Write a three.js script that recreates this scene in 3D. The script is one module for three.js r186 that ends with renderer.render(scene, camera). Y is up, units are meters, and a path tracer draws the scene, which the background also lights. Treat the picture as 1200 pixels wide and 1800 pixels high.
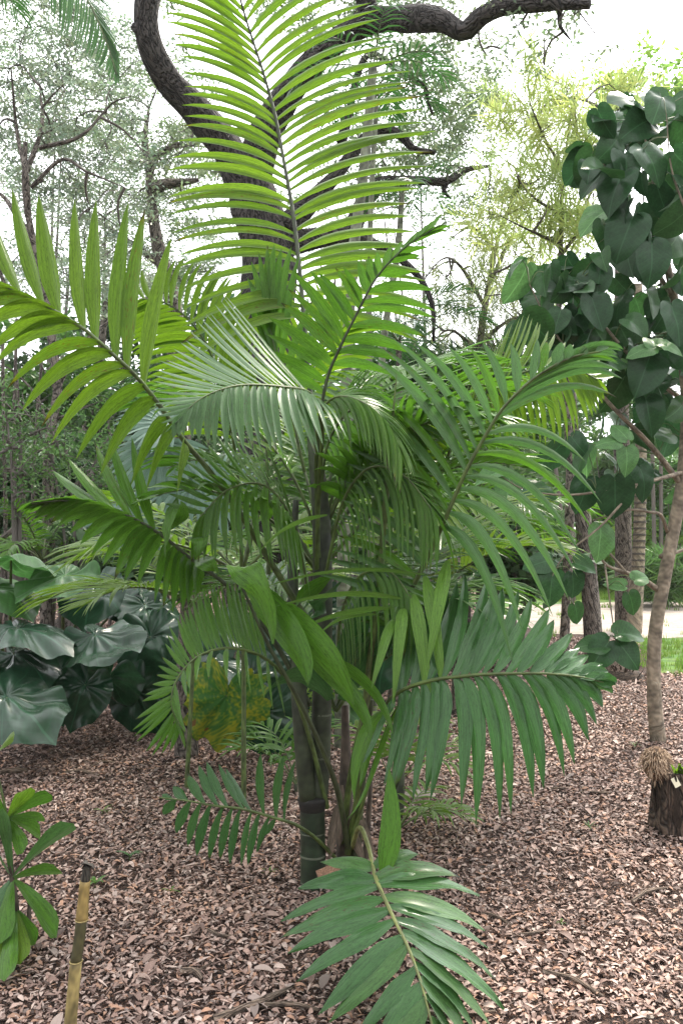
import * as THREE from 'three';
import { mergeGeometries } from 'three/addons/utils/BufferGeometryUtils.js';
import { ImprovedNoise } from 'three/addons/math/ImprovedNoise.js';

// ---------------------------------------------------------------- camera, sky, sun, exposure
const scene = new THREE.Scene();
const FOV = 62, EYE = 1.6, PITCH = 0.0267;              // radians upward
const camera = new THREE.PerspectiveCamera(FOV, 682 / 1024, 0.05, 400);
camera.position.set(0, EYE, 0);
camera.rotation.set(PITCH, 0, 0);
const SUN = new THREE.Vector3(0.36, 0.72, -0.60).normalize();
{
  const W = 256, H = 128, d = new Float32Array(W * H * 4), v = new THREE.Vector3();
  for (let j = 0; j < H; j++) for (let i = 0; i < W; i++) {
    const th = ((i + 0.5) / W - 0.5) * 2 * Math.PI, el = ((j + 0.5) / H - 0.5) * Math.PI;
    v.set(Math.cos(el) * Math.cos(th), Math.sin(el), Math.cos(el) * Math.sin(th));
    const up = Math.max(0, v.y), c = Math.max(0, v.dot(SUN));
    const L = 0.5 * (0.62 + 0.5 * up) + 1.05 * Math.pow(c, 4) + 0.6 * Math.pow(c, 24);
    const k = (j * W + i) * 4;
    d[k] = L * 0.985; d[k + 1] = L * 1.0; d[k + 2] = L * 1.03; d[k + 3] = 1;
  }
  const t = new THREE.DataTexture(d, W, H, THREE.RGBAFormat, THREE.FloatType);
  t.mapping = THREE.EquirectangularReflectionMapping; t.magFilter = t.minFilter = THREE.LinearFilter;
  t.needsUpdate = true;
  scene.background = t; scene.environment = t;
}
const sun = new THREE.DirectionalLight(0xfff3e2, 1.5);
sun.position.copy(SUN).multiplyScalar(40); sun.target.position.set(0, 0, -5);
sun.castShadow = true; sun.shadow.radius = 20; sun.shadow.mapSize.set(2048, 2048);
Object.assign(sun.shadow.camera, { left: -20, right: 20, top: 20, bottom: -20, near: 1, far: 100 });
scene.add(sun, sun.target);
scene.fog = new THREE.FogExp2(0xf4f8f6, 0.0005);
const EXPOSURE = 4.7;

// ---------------------------------------------------------------- helpers
let seed = 7;
const rnd = () => { seed |= 0; seed = seed + 0x6D2B79F5 | 0; let t = Math.imul(seed ^ seed >>> 15, 1 | seed); t = t + Math.imul(t ^ t >>> 7, 61 | t) ^ t; return ((t ^ t >>> 14) >>> 0) / 4294967296; };
const rr = (a, b) => a + (b - a) * rnd();
const gauss = () => (rnd() + rnd() + rnd() + rnd() - 2) * 0.866;
const noise = new ImprovedNoise();
const V = (x, y, z) => new THREE.Vector3(x, y, z);
const FPX = 900 / Math.tan(FOV * Math.PI / 360), CP = Math.cos(PITCH), SP = Math.sin(PITCH);
// a place in the garden from where the photograph shows it and how many metres away it stands
function P(px, py, d) {
  const x = (px - 600) / FPX * d, y = -(py - 900) / FPX * d;
  return V(x, EYE + y * CP + d * SP, -(d * CP - y * SP));
}
function G(px, py, h = 0) {                              // the point of the ground under a pixel
  const y = -(py - 900) / FPX, dy = y * CP + SP;
  return P(px, py, (h - EYE) / dy);
}
function pix(p) { const dy = p.y - EYE, dz = -p.z, d = dz * CP + dy * SP, y = dy * CP - dz * SP; return [600 + p.x / d * FPX, 900 - y / d * FPX, d]; }

const taken = {};
function numbered(n) { const k = taken[n] = (taken[n] ?? -1) + 1; return k ? `${n}_${String(k).padStart(3, '0')}` : n; }
function thing(name, label, category, base, group) {
  const o = new THREE.Group(); o.name = numbered(name); o.position.copy(base); o.userData = { label, category };
  if (group) o.userData.group = group;
  scene.add(o); return o;
}
function worldPos(o) { const p = V(0, 0, 0); for (let q = o; q && q !== scene; q = q.parent) p.add(q.position); return p; }
function put(name, geo, mat, parent, extra) {            // geometry is in world metres; the mesh hangs on its parent
  const m = new THREE.Mesh(geo, mat); m.name = name; m.castShadow = m.receiveShadow = true;
  if (parent && parent !== scene) { const w = worldPos(parent); geo.translate(-w.x, -w.y, -w.z); parent.add(m); } else scene.add(m);
  if (extra) Object.assign(m.userData, extra);
  return m;
}
function sub(name, parent) { const g = new THREE.Group(); g.name = name; parent.add(g); return g; }
function structure(name, geo, mat) { const m = put(name, geo, mat, scene, { kind: 'structure' }); return m; }

// tapered tube along points, radii interpolated
function tube(pts, radii, radial = 7, segs = 0, rough = 0, rf = 6) {
  const c = new THREE.CatmullRomCurve3(pts, false, 'centripetal'); segs = segs || Math.max(2, (pts.length - 1) * 5);
  const pos = [], uv = [], idx = [], len = c.getLength();
  let n = null, pt = null;
  for (let i = 0; i <= segs; i++) {
    const t = i / segs, p = c.getPointAt(t), T = c.getTangentAt(t);
    if (!n) { n = Math.abs(T.y) < 0.9 ? V(0, 1, 0) : V(1, 0, 0); n.addScaledVector(T, -n.dot(T)).normalize(); }
    else { n.addScaledVector(T, -n.dot(T)).normalize(); }
    const b = V(0, 0, 0).crossVectors(T, n);
    const f = t * (radii.length - 1), k = Math.min(radii.length - 2, Math.floor(f)), r = radii.length === 1 ? radii[0] : radii[k] + (radii[k + 1] - radii[k]) * (f - k);
    for (let j = 0; j <= radial; j++) {
      const a = j / radial * Math.PI * 2, dx = Math.cos(a), dy = Math.sin(a);
      let q = r;
      if (rough) q *= 1 + rough * noise.noise(dx * 1.7 + p.x * rf * 0.3, dy * 1.7 + p.y * rf * 0.3, t * len * rf * 0.35);
      pos.push(p.x + (n.x * dx + b.x * dy) * q, p.y + (n.y * dx + b.y * dy) * q, p.z + (n.z * dx + b.z * dy) * q);
      uv.push(j / radial * Math.max(1, Math.round(r * 6.3 / 0.25)) * 0.25, t * len);
    }
  }
  for (let i = 0; i < segs; i++) for (let j = 0; j < radial; j++) {
    const a = i * (radial + 1) + j, b2 = a + radial + 1;
    idx.push(a, a + 1, b2, a + 1, b2 + 1, b2);
  }
  // end caps
  for (const [row, flip] of [[0, 1], [segs, 0]]) {
    const p = c.getPointAt(row / segs), ci = pos.length / 3; pos.push(p.x, p.y, p.z); uv.push(0, 0);
    for (let j = 0; j < radial; j++) { const a = row * (radial + 1) + j; flip ? idx.push(ci, a + 1, a) : idx.push(ci, a, a + 1); }
  }
  return geom(pos, uv, idx);
}
function geom(pos, uv, idx) {
  const g = new THREE.BufferGeometry();
  g.setAttribute('position', new THREE.Float32BufferAttribute(pos, 3)); g.setAttribute('uv', new THREE.Float32BufferAttribute(uv, 2));
  g.setIndex(idx); g.computeVertexNormals(); return g;
}
// long narrow leaflet on a bent midline. wd: width direction
function leaflet(p0, p1, p2, p3, W, wd, o = {}) {
  const n = o.seg || 9, m = o.across || 4, fold = o.fold ?? 0.25, pos = [], uv = [], idx = [];
  const c = new THREE.CubicBezierCurve3(p0, p1, p2, p3), w0 = wd.clone(), ph = rnd() * 9, u0 = rnd(), tw = o.curl || 0;
  for (let i = 0; i <= n; i++) {
    const s = i / n, p = c.getPoint(s), T = c.getTangent(s);
    const w = w0.clone().addScaledVector(T, -w0.dot(T)).normalize();
    if (tw) w.applyAxisAngle(T, tw * s);
    const N = V(0, 0, 0).crossVectors(w, T);
    const rise = o.blunt ? Math.min(1, o.blunt === true ? 0.22 + s * 1.6 : 0.16 + s * o.blunt) : Math.min(1, 0.3 + s * 2.6), fall = Math.pow(Math.max(0, 1 - Math.pow(s, o.pw || 2.4)), 0.85);
    let h = W * 0.5 * rise * fall; if (i === n) h = W * 0.012;
    const wob = (o.wob ?? 0.05) * W;
    for (let j = 0; j <= m; j++) {
      const q = j / m * 2 - 1, lift = fold * h * Math.abs(q) + wob * noise.noise(s * 4 + ph, q * 1.2, ph) * Math.abs(q);
      pos.push(p.x + w.x * h * q + N.x * lift, p.y + w.y * h * q + N.y * lift, p.z + w.z * h * q + N.z * lift);
      uv.push(j / m, o.tip ? s * 0.995 : u0 + s * 0.5);
    }
  }
  for (let i = 0; i < n; i++) for (let j = 0; j < m; j++) { const a = i * (m + 1) + j, b = a + m + 1; idx.push(a, a + 1, b, a + 1, b + 1, b); }
  return geom(pos, uv, idx);
}
const UPV = V(0, 1, 0);
/* A feather leaf. r: points of the midrib [px,py,depth]; sides: two lists of keys [base px, base py, tip px, tip py, tip depth - base depth];
   n: leaflets a side; w: leaflet width in metres */
function frond(plant, o) {
  const f = sub(o.name || 'frond', plant);
  if (o.label) f.userData.label = o.label;
  const pts = o.r.map(a => a.isVector3 ? a : P(...a)), c = new THREE.CatmullRomCurve3(pts, false, 'centripetal');
  const r0 = o.rad ?? 0.012;
  put('rachis', tube(pts, [r0, r0 * 0.8, r0 * 0.55, r0 * 0.22], 7, (pts.length - 1) * 6), o.rm || M.rachis, f);
  const S = []; for (let i = 0; i <= 300; i++) { const p = c.getPointAt(i / 300); S.push([p, ...pix(p)]); }
  const merged = [];
  (o.sides || []).forEach((keys, side) => {
    const K = keys.map(([bx, by, tx, ty, dd = 0]) => {
      let b = 0, bd = 1e9; S.forEach(([, x, y], i) => { const q = (x - bx) ** 2 + (y - by) ** 2; if (q < bd) { bd = q; b = i; } });
      return { t: b / 300, tip: P(tx, ty, S[b][3] + dd) };
    }).sort((a, b) => a.t - b.t);
    const n = Array.isArray(o.n) ? o.n[side] : o.n, t0 = K[0].t, t1 = K[K.length - 1].t;
    for (let i = 0; i < n; i++) {
      const t = n === 1 ? t0 : t0 + (t1 - t0) * (i + (i > 0 && i < n - 1 ? rr(-0.26, 0.26) : 0)) / (n - 1);
      let k = 0; while (k < K.length - 2 && K[k + 1].t < t) k++;
      const A = K[k], B = K[k + 1] || A, q = B.t > A.t ? Math.min(1, Math.max(0, (t - A.t) / (B.t - A.t))) : 0;
      const p0 = c.getPointAt(t), T = c.getTangentAt(t), tip = A.tip.clone().lerp(B.tip, q);
      const L0 = tip.distanceTo(p0), j = o.jit ?? 0.03;
      tip.add(V(gauss(), gauss(), gauss()).multiplyScalar(L0 * j));
      const d = tip.clone().sub(p0), L = d.length(); d.normalize();
      const arch = (Array.isArray(o.arch) ? o.arch[side] : o.arch ?? 0.06), fw = o.fwd ?? 0.12;
      const p1 = p0.clone().addScaledVector(d, L * 0.33).addScaledVector(T, L * fw).addScaledVector(UPV, L * arch);
      const p2 = p0.clone().addScaledVector(d, L * 0.7).addScaledVector(T, L * fw * 0.55).addScaledVector(UPV, L * arch * 1.05);
      let wd = T.clone().addScaledVector(d, -T.dot(d)); if (wd.length() < 0.1) wd = V(1, 0, 0); wd.normalize();
      const tw = (Array.isArray(o.twist) ? o.twist[side] : o.twist ?? 0) + rr(-0.12, 0.12); wd.applyAxisAngle(d, tw);
      const W = (Array.isArray(o.w) ? o.w[0] + (o.w[1] - o.w[0]) * t : o.w) * rr(0.74, 1.12);
      const spoilt = !o.merge && rnd() < 0.2, g = leaflet(p0, p1, p2, tip, W, wd, { tip: spoilt, seg: o.seg, across: o.across, fold: o.fold, pw: o.pw, wob: o.wob, blunt: o.blunt, curl: (o.curl || 0) * rr(0.4, 1.3) });
      const mats = o.ms ? o.ms[side] : o.m; const mat = Array.isArray(mats) ? mats[Math.floor(rnd() * mats.length)] : mats;
      if (o.merge) merged.push(g); else put('leaflet', g, spoilt ? tipped(mat) : mat, f);
    }
  });
  if (merged.length) put('leaflets', mergeGeometries(merged), Array.isArray(o.m) ? o.m[0] : o.m, f, { kind: 'stuff' });
  return f;
}
// feather leaf of a palm that is not copied leaflet by leaflet: starts at base, rises and bends under its weight
function freeFrond(plant, base, az, elev, len, o) {
  const pts = []; let e = elev, p = base.clone(); const n = 7, bend = o.bend ?? 1.1;
  for (let i = 0; i <= n; i++) { pts.push(p.clone()); const st = len / n; p.add(V(Math.cos(e) * Math.sin(az) * st, Math.sin(e) * st, -Math.cos(e) * Math.cos(az) * st)); e -= bend / n * (0.4 + 1.2 * i / n); }
  const c = new THREE.CatmullRomCurve3(pts), f = sub('frond', plant), r0 = o.rad ?? 0.012;
  put('rachis', tube(pts, [r0, r0 * 0.7, r0 * 0.25], 5, 14), o.rm || M.rachis, f);
  const L = o.L, W = o.w, N = o.n, t0 = o.t0 ?? 0.22, gs = [];
  for (let i = 0; i < N; i++) for (const s of [-1, 1]) {
    const t = t0 + (0.99 - t0) * (i + rr(0, 0.5)) / N, p0 = c.getPointAt(t), T = c.getTangentAt(t);
    let side = V(0, 0, 0).crossVectors(T, UPV); if (side.length() < 0.05) side = V(Math.cos(az), 0, Math.sin(az)); side.normalize().multiplyScalar(s);
    const up = V(0, 0, 0).crossVectors(side, T).multiplyScalar(s);
    const q = (t - t0) / (1 - t0), l = L * (0.55 + 0.9 * Math.sin(Math.PI * Math.min(1, 0.15 + q * 0.85))) * 0.72 * rr(0.85, 1.1), a = 0.35 + 0.75 * q + rr(-0.08, 0.08);
    const d = side.clone().multiplyScalar(Math.cos(a)).addScaledVector(T, Math.sin(a)).addScaledVector(up, (o.vee ?? 0.25) + rr(-0.08, 0.08)).normalize();
    const dr = (o.droop ?? 0.35) * l * rr(0.6, 1.3), tip = p0.clone().addScaledVector(d, l); tip.y -= dr;
    const p1 = p0.clone().addScaledVector(d, l * 0.35), p2 = p0.clone().addScaledVector(d, l * 0.72); p2.y -= dr * 0.3;
    const wd = T.clone().addScaledVector(d, -T.dot(d)).normalize();
    gs.push(leaflet(p0, p1, p2, tip, W * rr(0.8, 1.1), wd, { seg: o.seg || 5, across: 2, fold: 0.35, pw: 2.2, wob: 0 }));
  }
  put('leaflets', mergeGeometries(gs), o.m, f, { kind: 'stuff' });
  return f;
}
// broad leaf: polar grid round the place where the stalk joins. keys: outline radius at angles 0..180 degrees from the tip
const HEART = [[0, 1], [4, 0.94], [10, 0.89], [28, 0.81], [60, 0.7], [90, 0.63], [120, 0.6], [145, 0.58], [162, 0.48], [172, 0.3], [180, 0.08]];
const OVATE = [[0, 1], [8, 0.93], [20, 0.83], [40, 0.68], [60, 0.56], [85, 0.46], [110, 0.37], [140, 0.26], [165, 0.14], [180, 0.07]];
function blade(at, tipDir, nrm, L, o = {}) {
  const keys = o.keys || HEART, rings = o.rings || 7, sec = o.sec || 44, asp = o.asp || 1, pos = [], uv = [], idx = [];
  const t = tipDir.clone().normalize(), N = nrm.clone().addScaledVector(t, -nrm.dot(t)).normalize(), s = V(0, 0, 0).crossVectors(t, N), ph = rnd() * 20;
  const R = a => { a = Math.abs(a); let k = 0; while (k < keys.length - 2 && keys[k + 1][0] < a) k++; const q = (a - keys[k][0]) / (keys[k + 1][0] - keys[k][0]), w = q * q * (3 - 2 * q) * 0.5 + q * 0.5; return keys[k][1] + (keys[k + 1][1] - keys[k][1]) * w; };
  pos.push(at.x, at.y, at.z); uv.push(0.5, 0.42);
  for (let i = 1; i <= rings; i++) for (let j = 0; j <= sec; j++) {
    const deg = j / sec * 360 - 180, a = deg * Math.PI / 180, q = i / rings, r = R(deg) * q * (1 + (i === rings ? (o.ragged ?? 0.015) * noise.noise(deg * 0.11, ph, 3) * 2 : 0));
    const u = Math.cos(a) * r, v = Math.sin(a) * r * asp;
    let z = -(o.droop ?? 0.35) * u * Math.abs(u) * (u > 0 ? 1 : 0.8) - (o.arc ?? 0.3) * v * v + (o.foldUp ?? 0) * Math.abs(v);
    z += (o.pleat ?? 0.02) * Math.cos(a * (o.veins ?? 14)) * Math.sin(Math.PI * Math.min(1, q * 1.05)) * 0.6;
    z += (o.wave ?? 0.045) * q * q * q * noise.noise(deg * 0.045, ph, 1) * 1.6 + (o.lump ?? 0.05) * noise.noise(u * 2.2 + ph, v * 2.2, 7);
    const side = (o.bend ?? 0) * u * u;
    pos.push(at.x + L * (t.x * u + s.x * (v + side) + N.x * z), at.y + L * (t.y * u + s.y * (v + side) + N.y * z), at.z + L * (t.z * u + s.z * (v + side) + N.z * z));
    uv.push(0.5 + v * 0.62, 0.42 + u * 0.55);
  }
  for (let j = 0; j < sec; j++) idx.push(0, 1 + j, 2 + j);
  for (let i = 1; i < rings; i++) for (let j = 0; j < sec; j++) { const a = 1 + (i - 1) * (sec + 1) + j, b = a + sec + 1; idx.push(a, b, a + 1, a + 1, b, b + 1); }
  return geom(pos, uv, idx);
}

// ---------------------------------------------------------------- textures and materials
function tex(w, h, fn, srgb = true, rep) {
  const d = new Uint8Array(w * h * 4);
  for (let j = 0; j < h; j++) for (let i = 0; i < w; i++) { const c = fn(i / w, j / h, i, j), k = (j * w + i) * 4; for (let q = 0; q < 3; q++) d[k + q] = Math.max(0, Math.min(255, 255 * (Array.isArray(c) ? c[q] : c))); d[k + 3] = 255; }
  const t = new THREE.DataTexture(d, w, h); t.wrapS = t.wrapT = THREE.RepeatWrapping; t.magFilter = THREE.LinearFilter; t.minFilter = THREE.LinearMipmapLinearFilter; t.generateMipmaps = true;
  if (srgb) t.colorSpace = THREE.SRGBColorSpace;
  if (rep) t.repeat.set(...rep);
  t.needsUpdate = true; return t;
}
// noise that repeats over the unit square
const tn = (u, v, f, z = 0) => { const a = u * Math.PI * 2, b = v * Math.PI * 2, r = f / 6.283; return noise.noise(Math.cos(a) * r + 11.3 + z, Math.sin(a) * r + Math.cos(b) * r * 1.01 + 5.7, Math.sin(b) * r + 2.9 + z * 1.7); };
const stripe = u => { const k = Math.abs(u - 0.5) * 2; return 0.5 + 0.5 * Math.cos(u * Math.PI * 2 * 6) * 0.5 + 0.25 * Math.cos(u * Math.PI * 2 * 17) - (k < 0.05 ? 0.4 : 0) - (Math.abs(k - 0.55) < 0.045 ? 0.3 : 0); };
const T = {
  strap: tex(64, 512, (u, v) => {
    const m = tn(u, v, 9) * 0.10 + tn(u, v, 34, 3) * 0.12 + (tn(u, v, 60, 8) > 0.32 ? -0.16 : 0);
    const s = 0.86 + 0.09 * stripe(u) + m; return [s * 0.97, s, s * 0.92];
  }),
  strapTip: tex(64, 512, (u, v) => {
    const edge = v + tn(u, v, 12, 4) * 0.05 + Math.abs(u - 0.5) * 0.05, s = 0.84 + 0.09 * stripe(u) + tn(u, v, 12) * 0.12 + tn(u, v, 40, 3) * 0.12;
    if (v > 0.08 && edge > 0.93) return [0.72, 0.52, 0.6].map(k => k * s); if (v > 0.08 && edge > 0.895) return [s * 1.15, s * 0.95, s * 0.7];
    if (tn(u, v, 26, 12) > 0.42) return [s * 1.05, s * 0.72, s * 0.7]; return [s * 0.97, s, s * 0.92];
  }),
  strapB: tex(64, 8, u => stripe(u) * 0.8, false),
  blade: tex(256, 256, (u, v) => {
    const x = (u - 0.5) / 0.62, y = (v - 0.42) / 0.55, a = Math.atan2(x, y), r = Math.hypot(x, y);
    const vein = Math.pow(Math.max(0, Math.cos(a * 9 + Math.abs(x) * 1.5)), 160 / (0.3 + r)) * 0.24 + (Math.abs(x) < 0.012 + 0.01 * (1 - r) ? 0.3 : 0) + (Math.abs(((r * 7 + Math.abs(a) * 2.2) % 1) - 0.5) < 0.05 ? 0.06 : 0);
    const s = 0.78 + vein + tn(u, v, 8) * 0.12 + tn(u, v, 30, 5) * 0.1; return [s * 0.96, s, s * 0.95];
  }),
  ovate: tex(256, 256, (u, v) => {
    const x = Math.abs(u - 0.5) / 0.62, y = (v - 0.42) / 0.55, w = (y - x * 0.75) * 9, d = Math.abs(w - Math.round(w));
    const vein = (d < 0.07 ? 0.14 * (1 - d / 0.07) : 0) + (x < 0.014 ? 0.28 : 0);
    const s = 0.8 + vein + tn(u, v, 8) * 0.1 + tn(u, v, 34, 5) * 0.1; return [s * 0.97, s, s * 0.95];
  }),
  sick: tex(256, 256, (u, v) => {                            // leaf that has turned yellow between its green veins
    const x = (u - 0.5) / 0.62, y = (v - 0.42) / 0.55, a = Math.atan2(x, y), r = Math.hypot(x, y);
    const g = Math.pow(0.5 + 0.5 * Math.cos(a * 9), 3) * 0.35 + tn(u, v, 7) * 0.9 + tn(u, v, 40, 3) * 0.9 - (r - 0.35) * 1.0, k = Math.max(0, Math.min(1, 0.62 + g));
    const br = tn(u, v, 16, 9) - (0.95 - r) * 1.1 > 0.12 ? 1 : 0, c = [0.56 - 0.34 * k, 0.57 - 0.17 * k, 0.16 + 0.02 * k];
    return br ? [0.42, 0.3, 0.14] : c;
  }),
  bark: tex(256, 512, (u, v) => { const w = tn(u, v * 0.5, 30, 1) * 0.5, f = Math.abs(tn(u + w * 0.05, v * 0.25, 46, 2)) * 2.6; const s = 0.35 + Math.min(0.6, f) + tn(u, v, 80, 4) * 0.25; return [s, s * 0.97, s * 0.94]; }),
  barkB: tex(256, 512, (u, v) => { const w = tn(u, v * 0.5, 30, 1) * 0.5; return Math.min(1, Math.abs(tn(u + w * 0.05, v * 0.25, 46, 2)) * 3.2); }, false),
  smooth: tex(128, 256, (u, v) => { const s = 0.8 + tn(u, v, 10, 2) * 0.3 + tn(u, v, 40, 1) * 0.22; return [s, s * 0.98, s * 0.95]; }),
  soil: tex(1024, 1024, (u, v) => {
    const a = tn(u, v, 24), b = tn(u, v, 130, 3), c = tn(u, v, 300, 5), k = 0.52 + a * 0.12 + b * 0.38 + c * 0.42;
    return [k * 0.95, k * 0.80 + b * 0.02, k * 0.71];
  }),
  soilB: tex(1024, 1024, (u, v) => 0.5 + tn(u, v, 130, 3) * 0.6 + tn(u, v, 300, 5) * 0.5, false),
  sand: tex(512, 512, (u, v) => { const k = 0.82 + tn(u, v, 10) * 0.16 + tn(u, v, 90, 2) * 0.14 + tn(u, v, 200, 6) * 0.14; return [k, k * 0.96, k * 0.92]; }),
  turf: tex(512, 512, (u, v) => { const k = 0.72 + tn(u, v, 12) * 0.25 + tn(u, v, 150, 2) * 0.35; return [k * (0.9 + tn(u, v, 5, 4) * 0.25), k, k * 0.6]; }),
};
const rgb = (r, g, b) => new THREE.Color().setRGB(r, g, b);
function leafMat(name, c, o = {}) {
  const m = new THREE.MeshPhysicalMaterial({ color: rgb(...c), roughness: 1, side: THREE.DoubleSide, transmission: o.through ?? 0.35, thickness: 0, ior: 1.4, specularIntensity: o.spec ?? 0.3, clearcoat: o.coat ?? 0.55, clearcoatRoughness: o.cr ?? 0.38 });
  m.name = name;
  if (o.map !== null) m.map = o.map || T.strap;
  if (o.bump) { m.bumpMap = o.bump; m.bumpScale = o.bs ?? 0.0012; }
  return m;
}
function mat(name, c, o = {}) { const m = new THREE.MeshStandardMaterial({ color: rgb(...c), roughness: o.rough ?? 0.85, ...o.p }); m.name = name; if (o.map) m.map = o.map; if (o.bump) { m.bumpMap = o.bump; m.bumpScale = o.bs ?? 0.01; } return m; }
const tipMats = new Map();
function tipped(m) { if (!tipMats.has(m)) { const c = m.clone(); c.name = m.name + '_browned'; c.map = T.strapTip; tipMats.set(m, c); } return tipMats.get(m); }
const SB = { bump: T.strapB };
const M = {
  // the palm: greens vary with leaf age; young also paints in backlight, lighter and yellower
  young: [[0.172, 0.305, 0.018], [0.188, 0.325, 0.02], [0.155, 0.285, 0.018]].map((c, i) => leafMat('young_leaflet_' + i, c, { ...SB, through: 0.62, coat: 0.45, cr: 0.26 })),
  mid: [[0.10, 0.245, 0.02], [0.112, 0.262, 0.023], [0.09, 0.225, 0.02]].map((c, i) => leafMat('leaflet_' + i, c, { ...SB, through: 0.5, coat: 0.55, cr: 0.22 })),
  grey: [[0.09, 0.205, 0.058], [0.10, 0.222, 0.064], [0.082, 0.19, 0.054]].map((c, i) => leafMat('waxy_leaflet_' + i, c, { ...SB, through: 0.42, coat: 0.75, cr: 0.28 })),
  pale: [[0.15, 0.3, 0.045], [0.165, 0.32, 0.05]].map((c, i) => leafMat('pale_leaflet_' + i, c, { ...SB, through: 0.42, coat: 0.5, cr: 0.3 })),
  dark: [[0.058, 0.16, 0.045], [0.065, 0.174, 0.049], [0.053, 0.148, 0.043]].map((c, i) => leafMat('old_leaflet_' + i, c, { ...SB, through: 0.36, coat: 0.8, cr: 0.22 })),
  rachis: mat('rachis', [0.11, 0.17, 0.045], { rough: 0.5, map: T.smooth }),
  rachisDark: mat('rachis_dark', [0.06, 0.085, 0.035], { rough: 0.5, map: T.smooth }),
  rachisPale: mat('rachis_pale', [0.24, 0.28, 0.09], { rough: 0.5, map: T.smooth }),
  cane: mat('cane', [0.03, 0.055, 0.03], { rough: 0.45, map: T.smooth }),
  caneUp: mat('cane_sheath', [0.05, 0.068, 0.036], { rough: 0.6, map: T.smooth }),
  caneBrown: mat('cane_dry', [0.12, 0.095, 0.075], { rough: 0.8, map: T.smooth }),
  ring: mat('cane_ring', [0.16, 0.19, 0.14], { rough: 0.7, map: T.smooth }),
  node: mat('cane_node', [0.018, 0.016, 0.014], { rough: 0.7, map: T.smooth }),
  bark: mat('oak_bark', [0.085, 0.08, 0.08], { rough: 0.95, map: T.bark, bump: T.barkB, bs: 0.03 }),
  barkPale: mat('pale_bark', [0.36, 0.31, 0.245], { rough: 0.9, map: T.smooth, bump: T.barkB, bs: 0.003 }),
  barkGrey: mat('grey_bark', [0.20, 0.18, 0.165], { rough: 0.95, map: T.bark, bump: T.barkB, bs: 0.01 }),
  poleBark: mat('palm_trunk', [0.24, 0.27, 0.21], { rough: 0.8, map: T.smooth }),
  twig: mat('twig', [0.12, 0.105, 0.095], { rough: 0.95 }),
  dead: mat('dead_wood', [0.22, 0.17, 0.135], { rough: 0.95, map: T.bark, bump: T.barkB, bs: 0.004 }),
  ear: [[0.02, 0.075, 0.036], [0.026, 0.09, 0.04]].map((c, i) => leafMat('elephant_ear_' + i, c, { map: T.blade, through: 0.24, coat: 0.9, cr: 0.24 })),
  earLight: leafMat('elephant_ear_new', [0.09, 0.24, 0.06], { map: T.blade, through: 0.42, coat: 0.9, cr: 0.36 }),
  earSick: leafMat('elephant_ear_yellowed', [0.85, 0.85, 0.8], { map: T.sick, through: 0.3, coat: 0.4 }),
  round: [[0.036, 0.105, 0.042], [0.045, 0.125, 0.046], [0.056, 0.15, 0.046]].map((c, i) => leafMat('broad_leaf_' + i, c, { map: T.ovate, through: 0.3, coat: 0.55, cr: 0.24 })),
  roundNew: leafMat('broad_leaf_new', [0.15, 0.32, 0.11], { map: T.ovate, through: 0.4, coat: 0.6 }),
  drySheath: mat('dry_sheath', [0.2, 0.16, 0.125], { rough: 0.9, map: T.smooth, p: { side: THREE.DoubleSide } }),
  strap: mat('tan_cane', [0.42, 0.34, 0.14], { rough: 0.6, map: T.smooth }),
};

// ---------------------------------------------------------------- ground: mulch bed, path, lawn
{
  const g = new THREE.PlaneGeometry(300, 300, 1, 1); g.rotateX(-Math.PI / 2); g.translate(0, 0, -60);
  const uv = g.attributes.uv; for (let i = 0; i < uv.count; i++) uv.setXY(i, uv.getX(i) * 200, uv.getY(i) * 200);
  structure('ground', g, mat('soil', [0.24, 0.178, 0.148], { rough: 1, map: T.soil, bump: T.soilB, bs: 0.02 }));
}
function sheet(name, pts, y, m, scale, wob = 0.12) {
  const s = new THREE.Shape(), out = [];
  for (let i = 0; i < pts.length; i++) { const a = pts[i], b = pts[(i + 1) % pts.length]; for (let k = 0; k < 14; k++) { const q = k / 14, x = a.x + (b.x - a.x) * q, z = a.z + (b.z - a.z) * q; out.push(new THREE.Vector2(x + wob * noise.noise(x * 1.3, z * 1.3, 1) * 2, -(z + wob * noise.noise(x * 1.3, z * 1.3, 9) * 2))); } }
  s.setFromPoints(out); const g = new THREE.ShapeGeometry(s); g.rotateX(-Math.PI / 2); g.translate(0, y, 0);
  const p = g.attributes.position, uv = g.attributes.uv; for (let i = 0; i < uv.count; i++) uv.setXY(i, p.getX(i) / scale, p.getZ(i) / scale);
  return structure(name, g, m);
}
const LAWN = [G(1125, 1120), G(1150, 1185), V(14, 0, -9.5), V(40, 0, -12), V(40, 0, -40), V(2, 0, -40), G(900, 1075)];
const PATH = [G(880, 1098), G(1015, 1118), G(1120, 1122), V(9, 0, -13.2), V(22, 0, -13.5), V(22, 0, -18.5), G(1120, 1058), G(1000, 1062), G(880, 1068)];
sheet('lawn', LAWN, 0.004, mat('turf', [0.14, 0.22, 0.055], { rough: 1, map: T.turf }), 2.2, 0.25);
sheet('path', PATH, 0.008, mat('path_sand', [0.42, 0.385, 0.35], { rough: 1, map: T.sand }), 3, 0.2);
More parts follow.
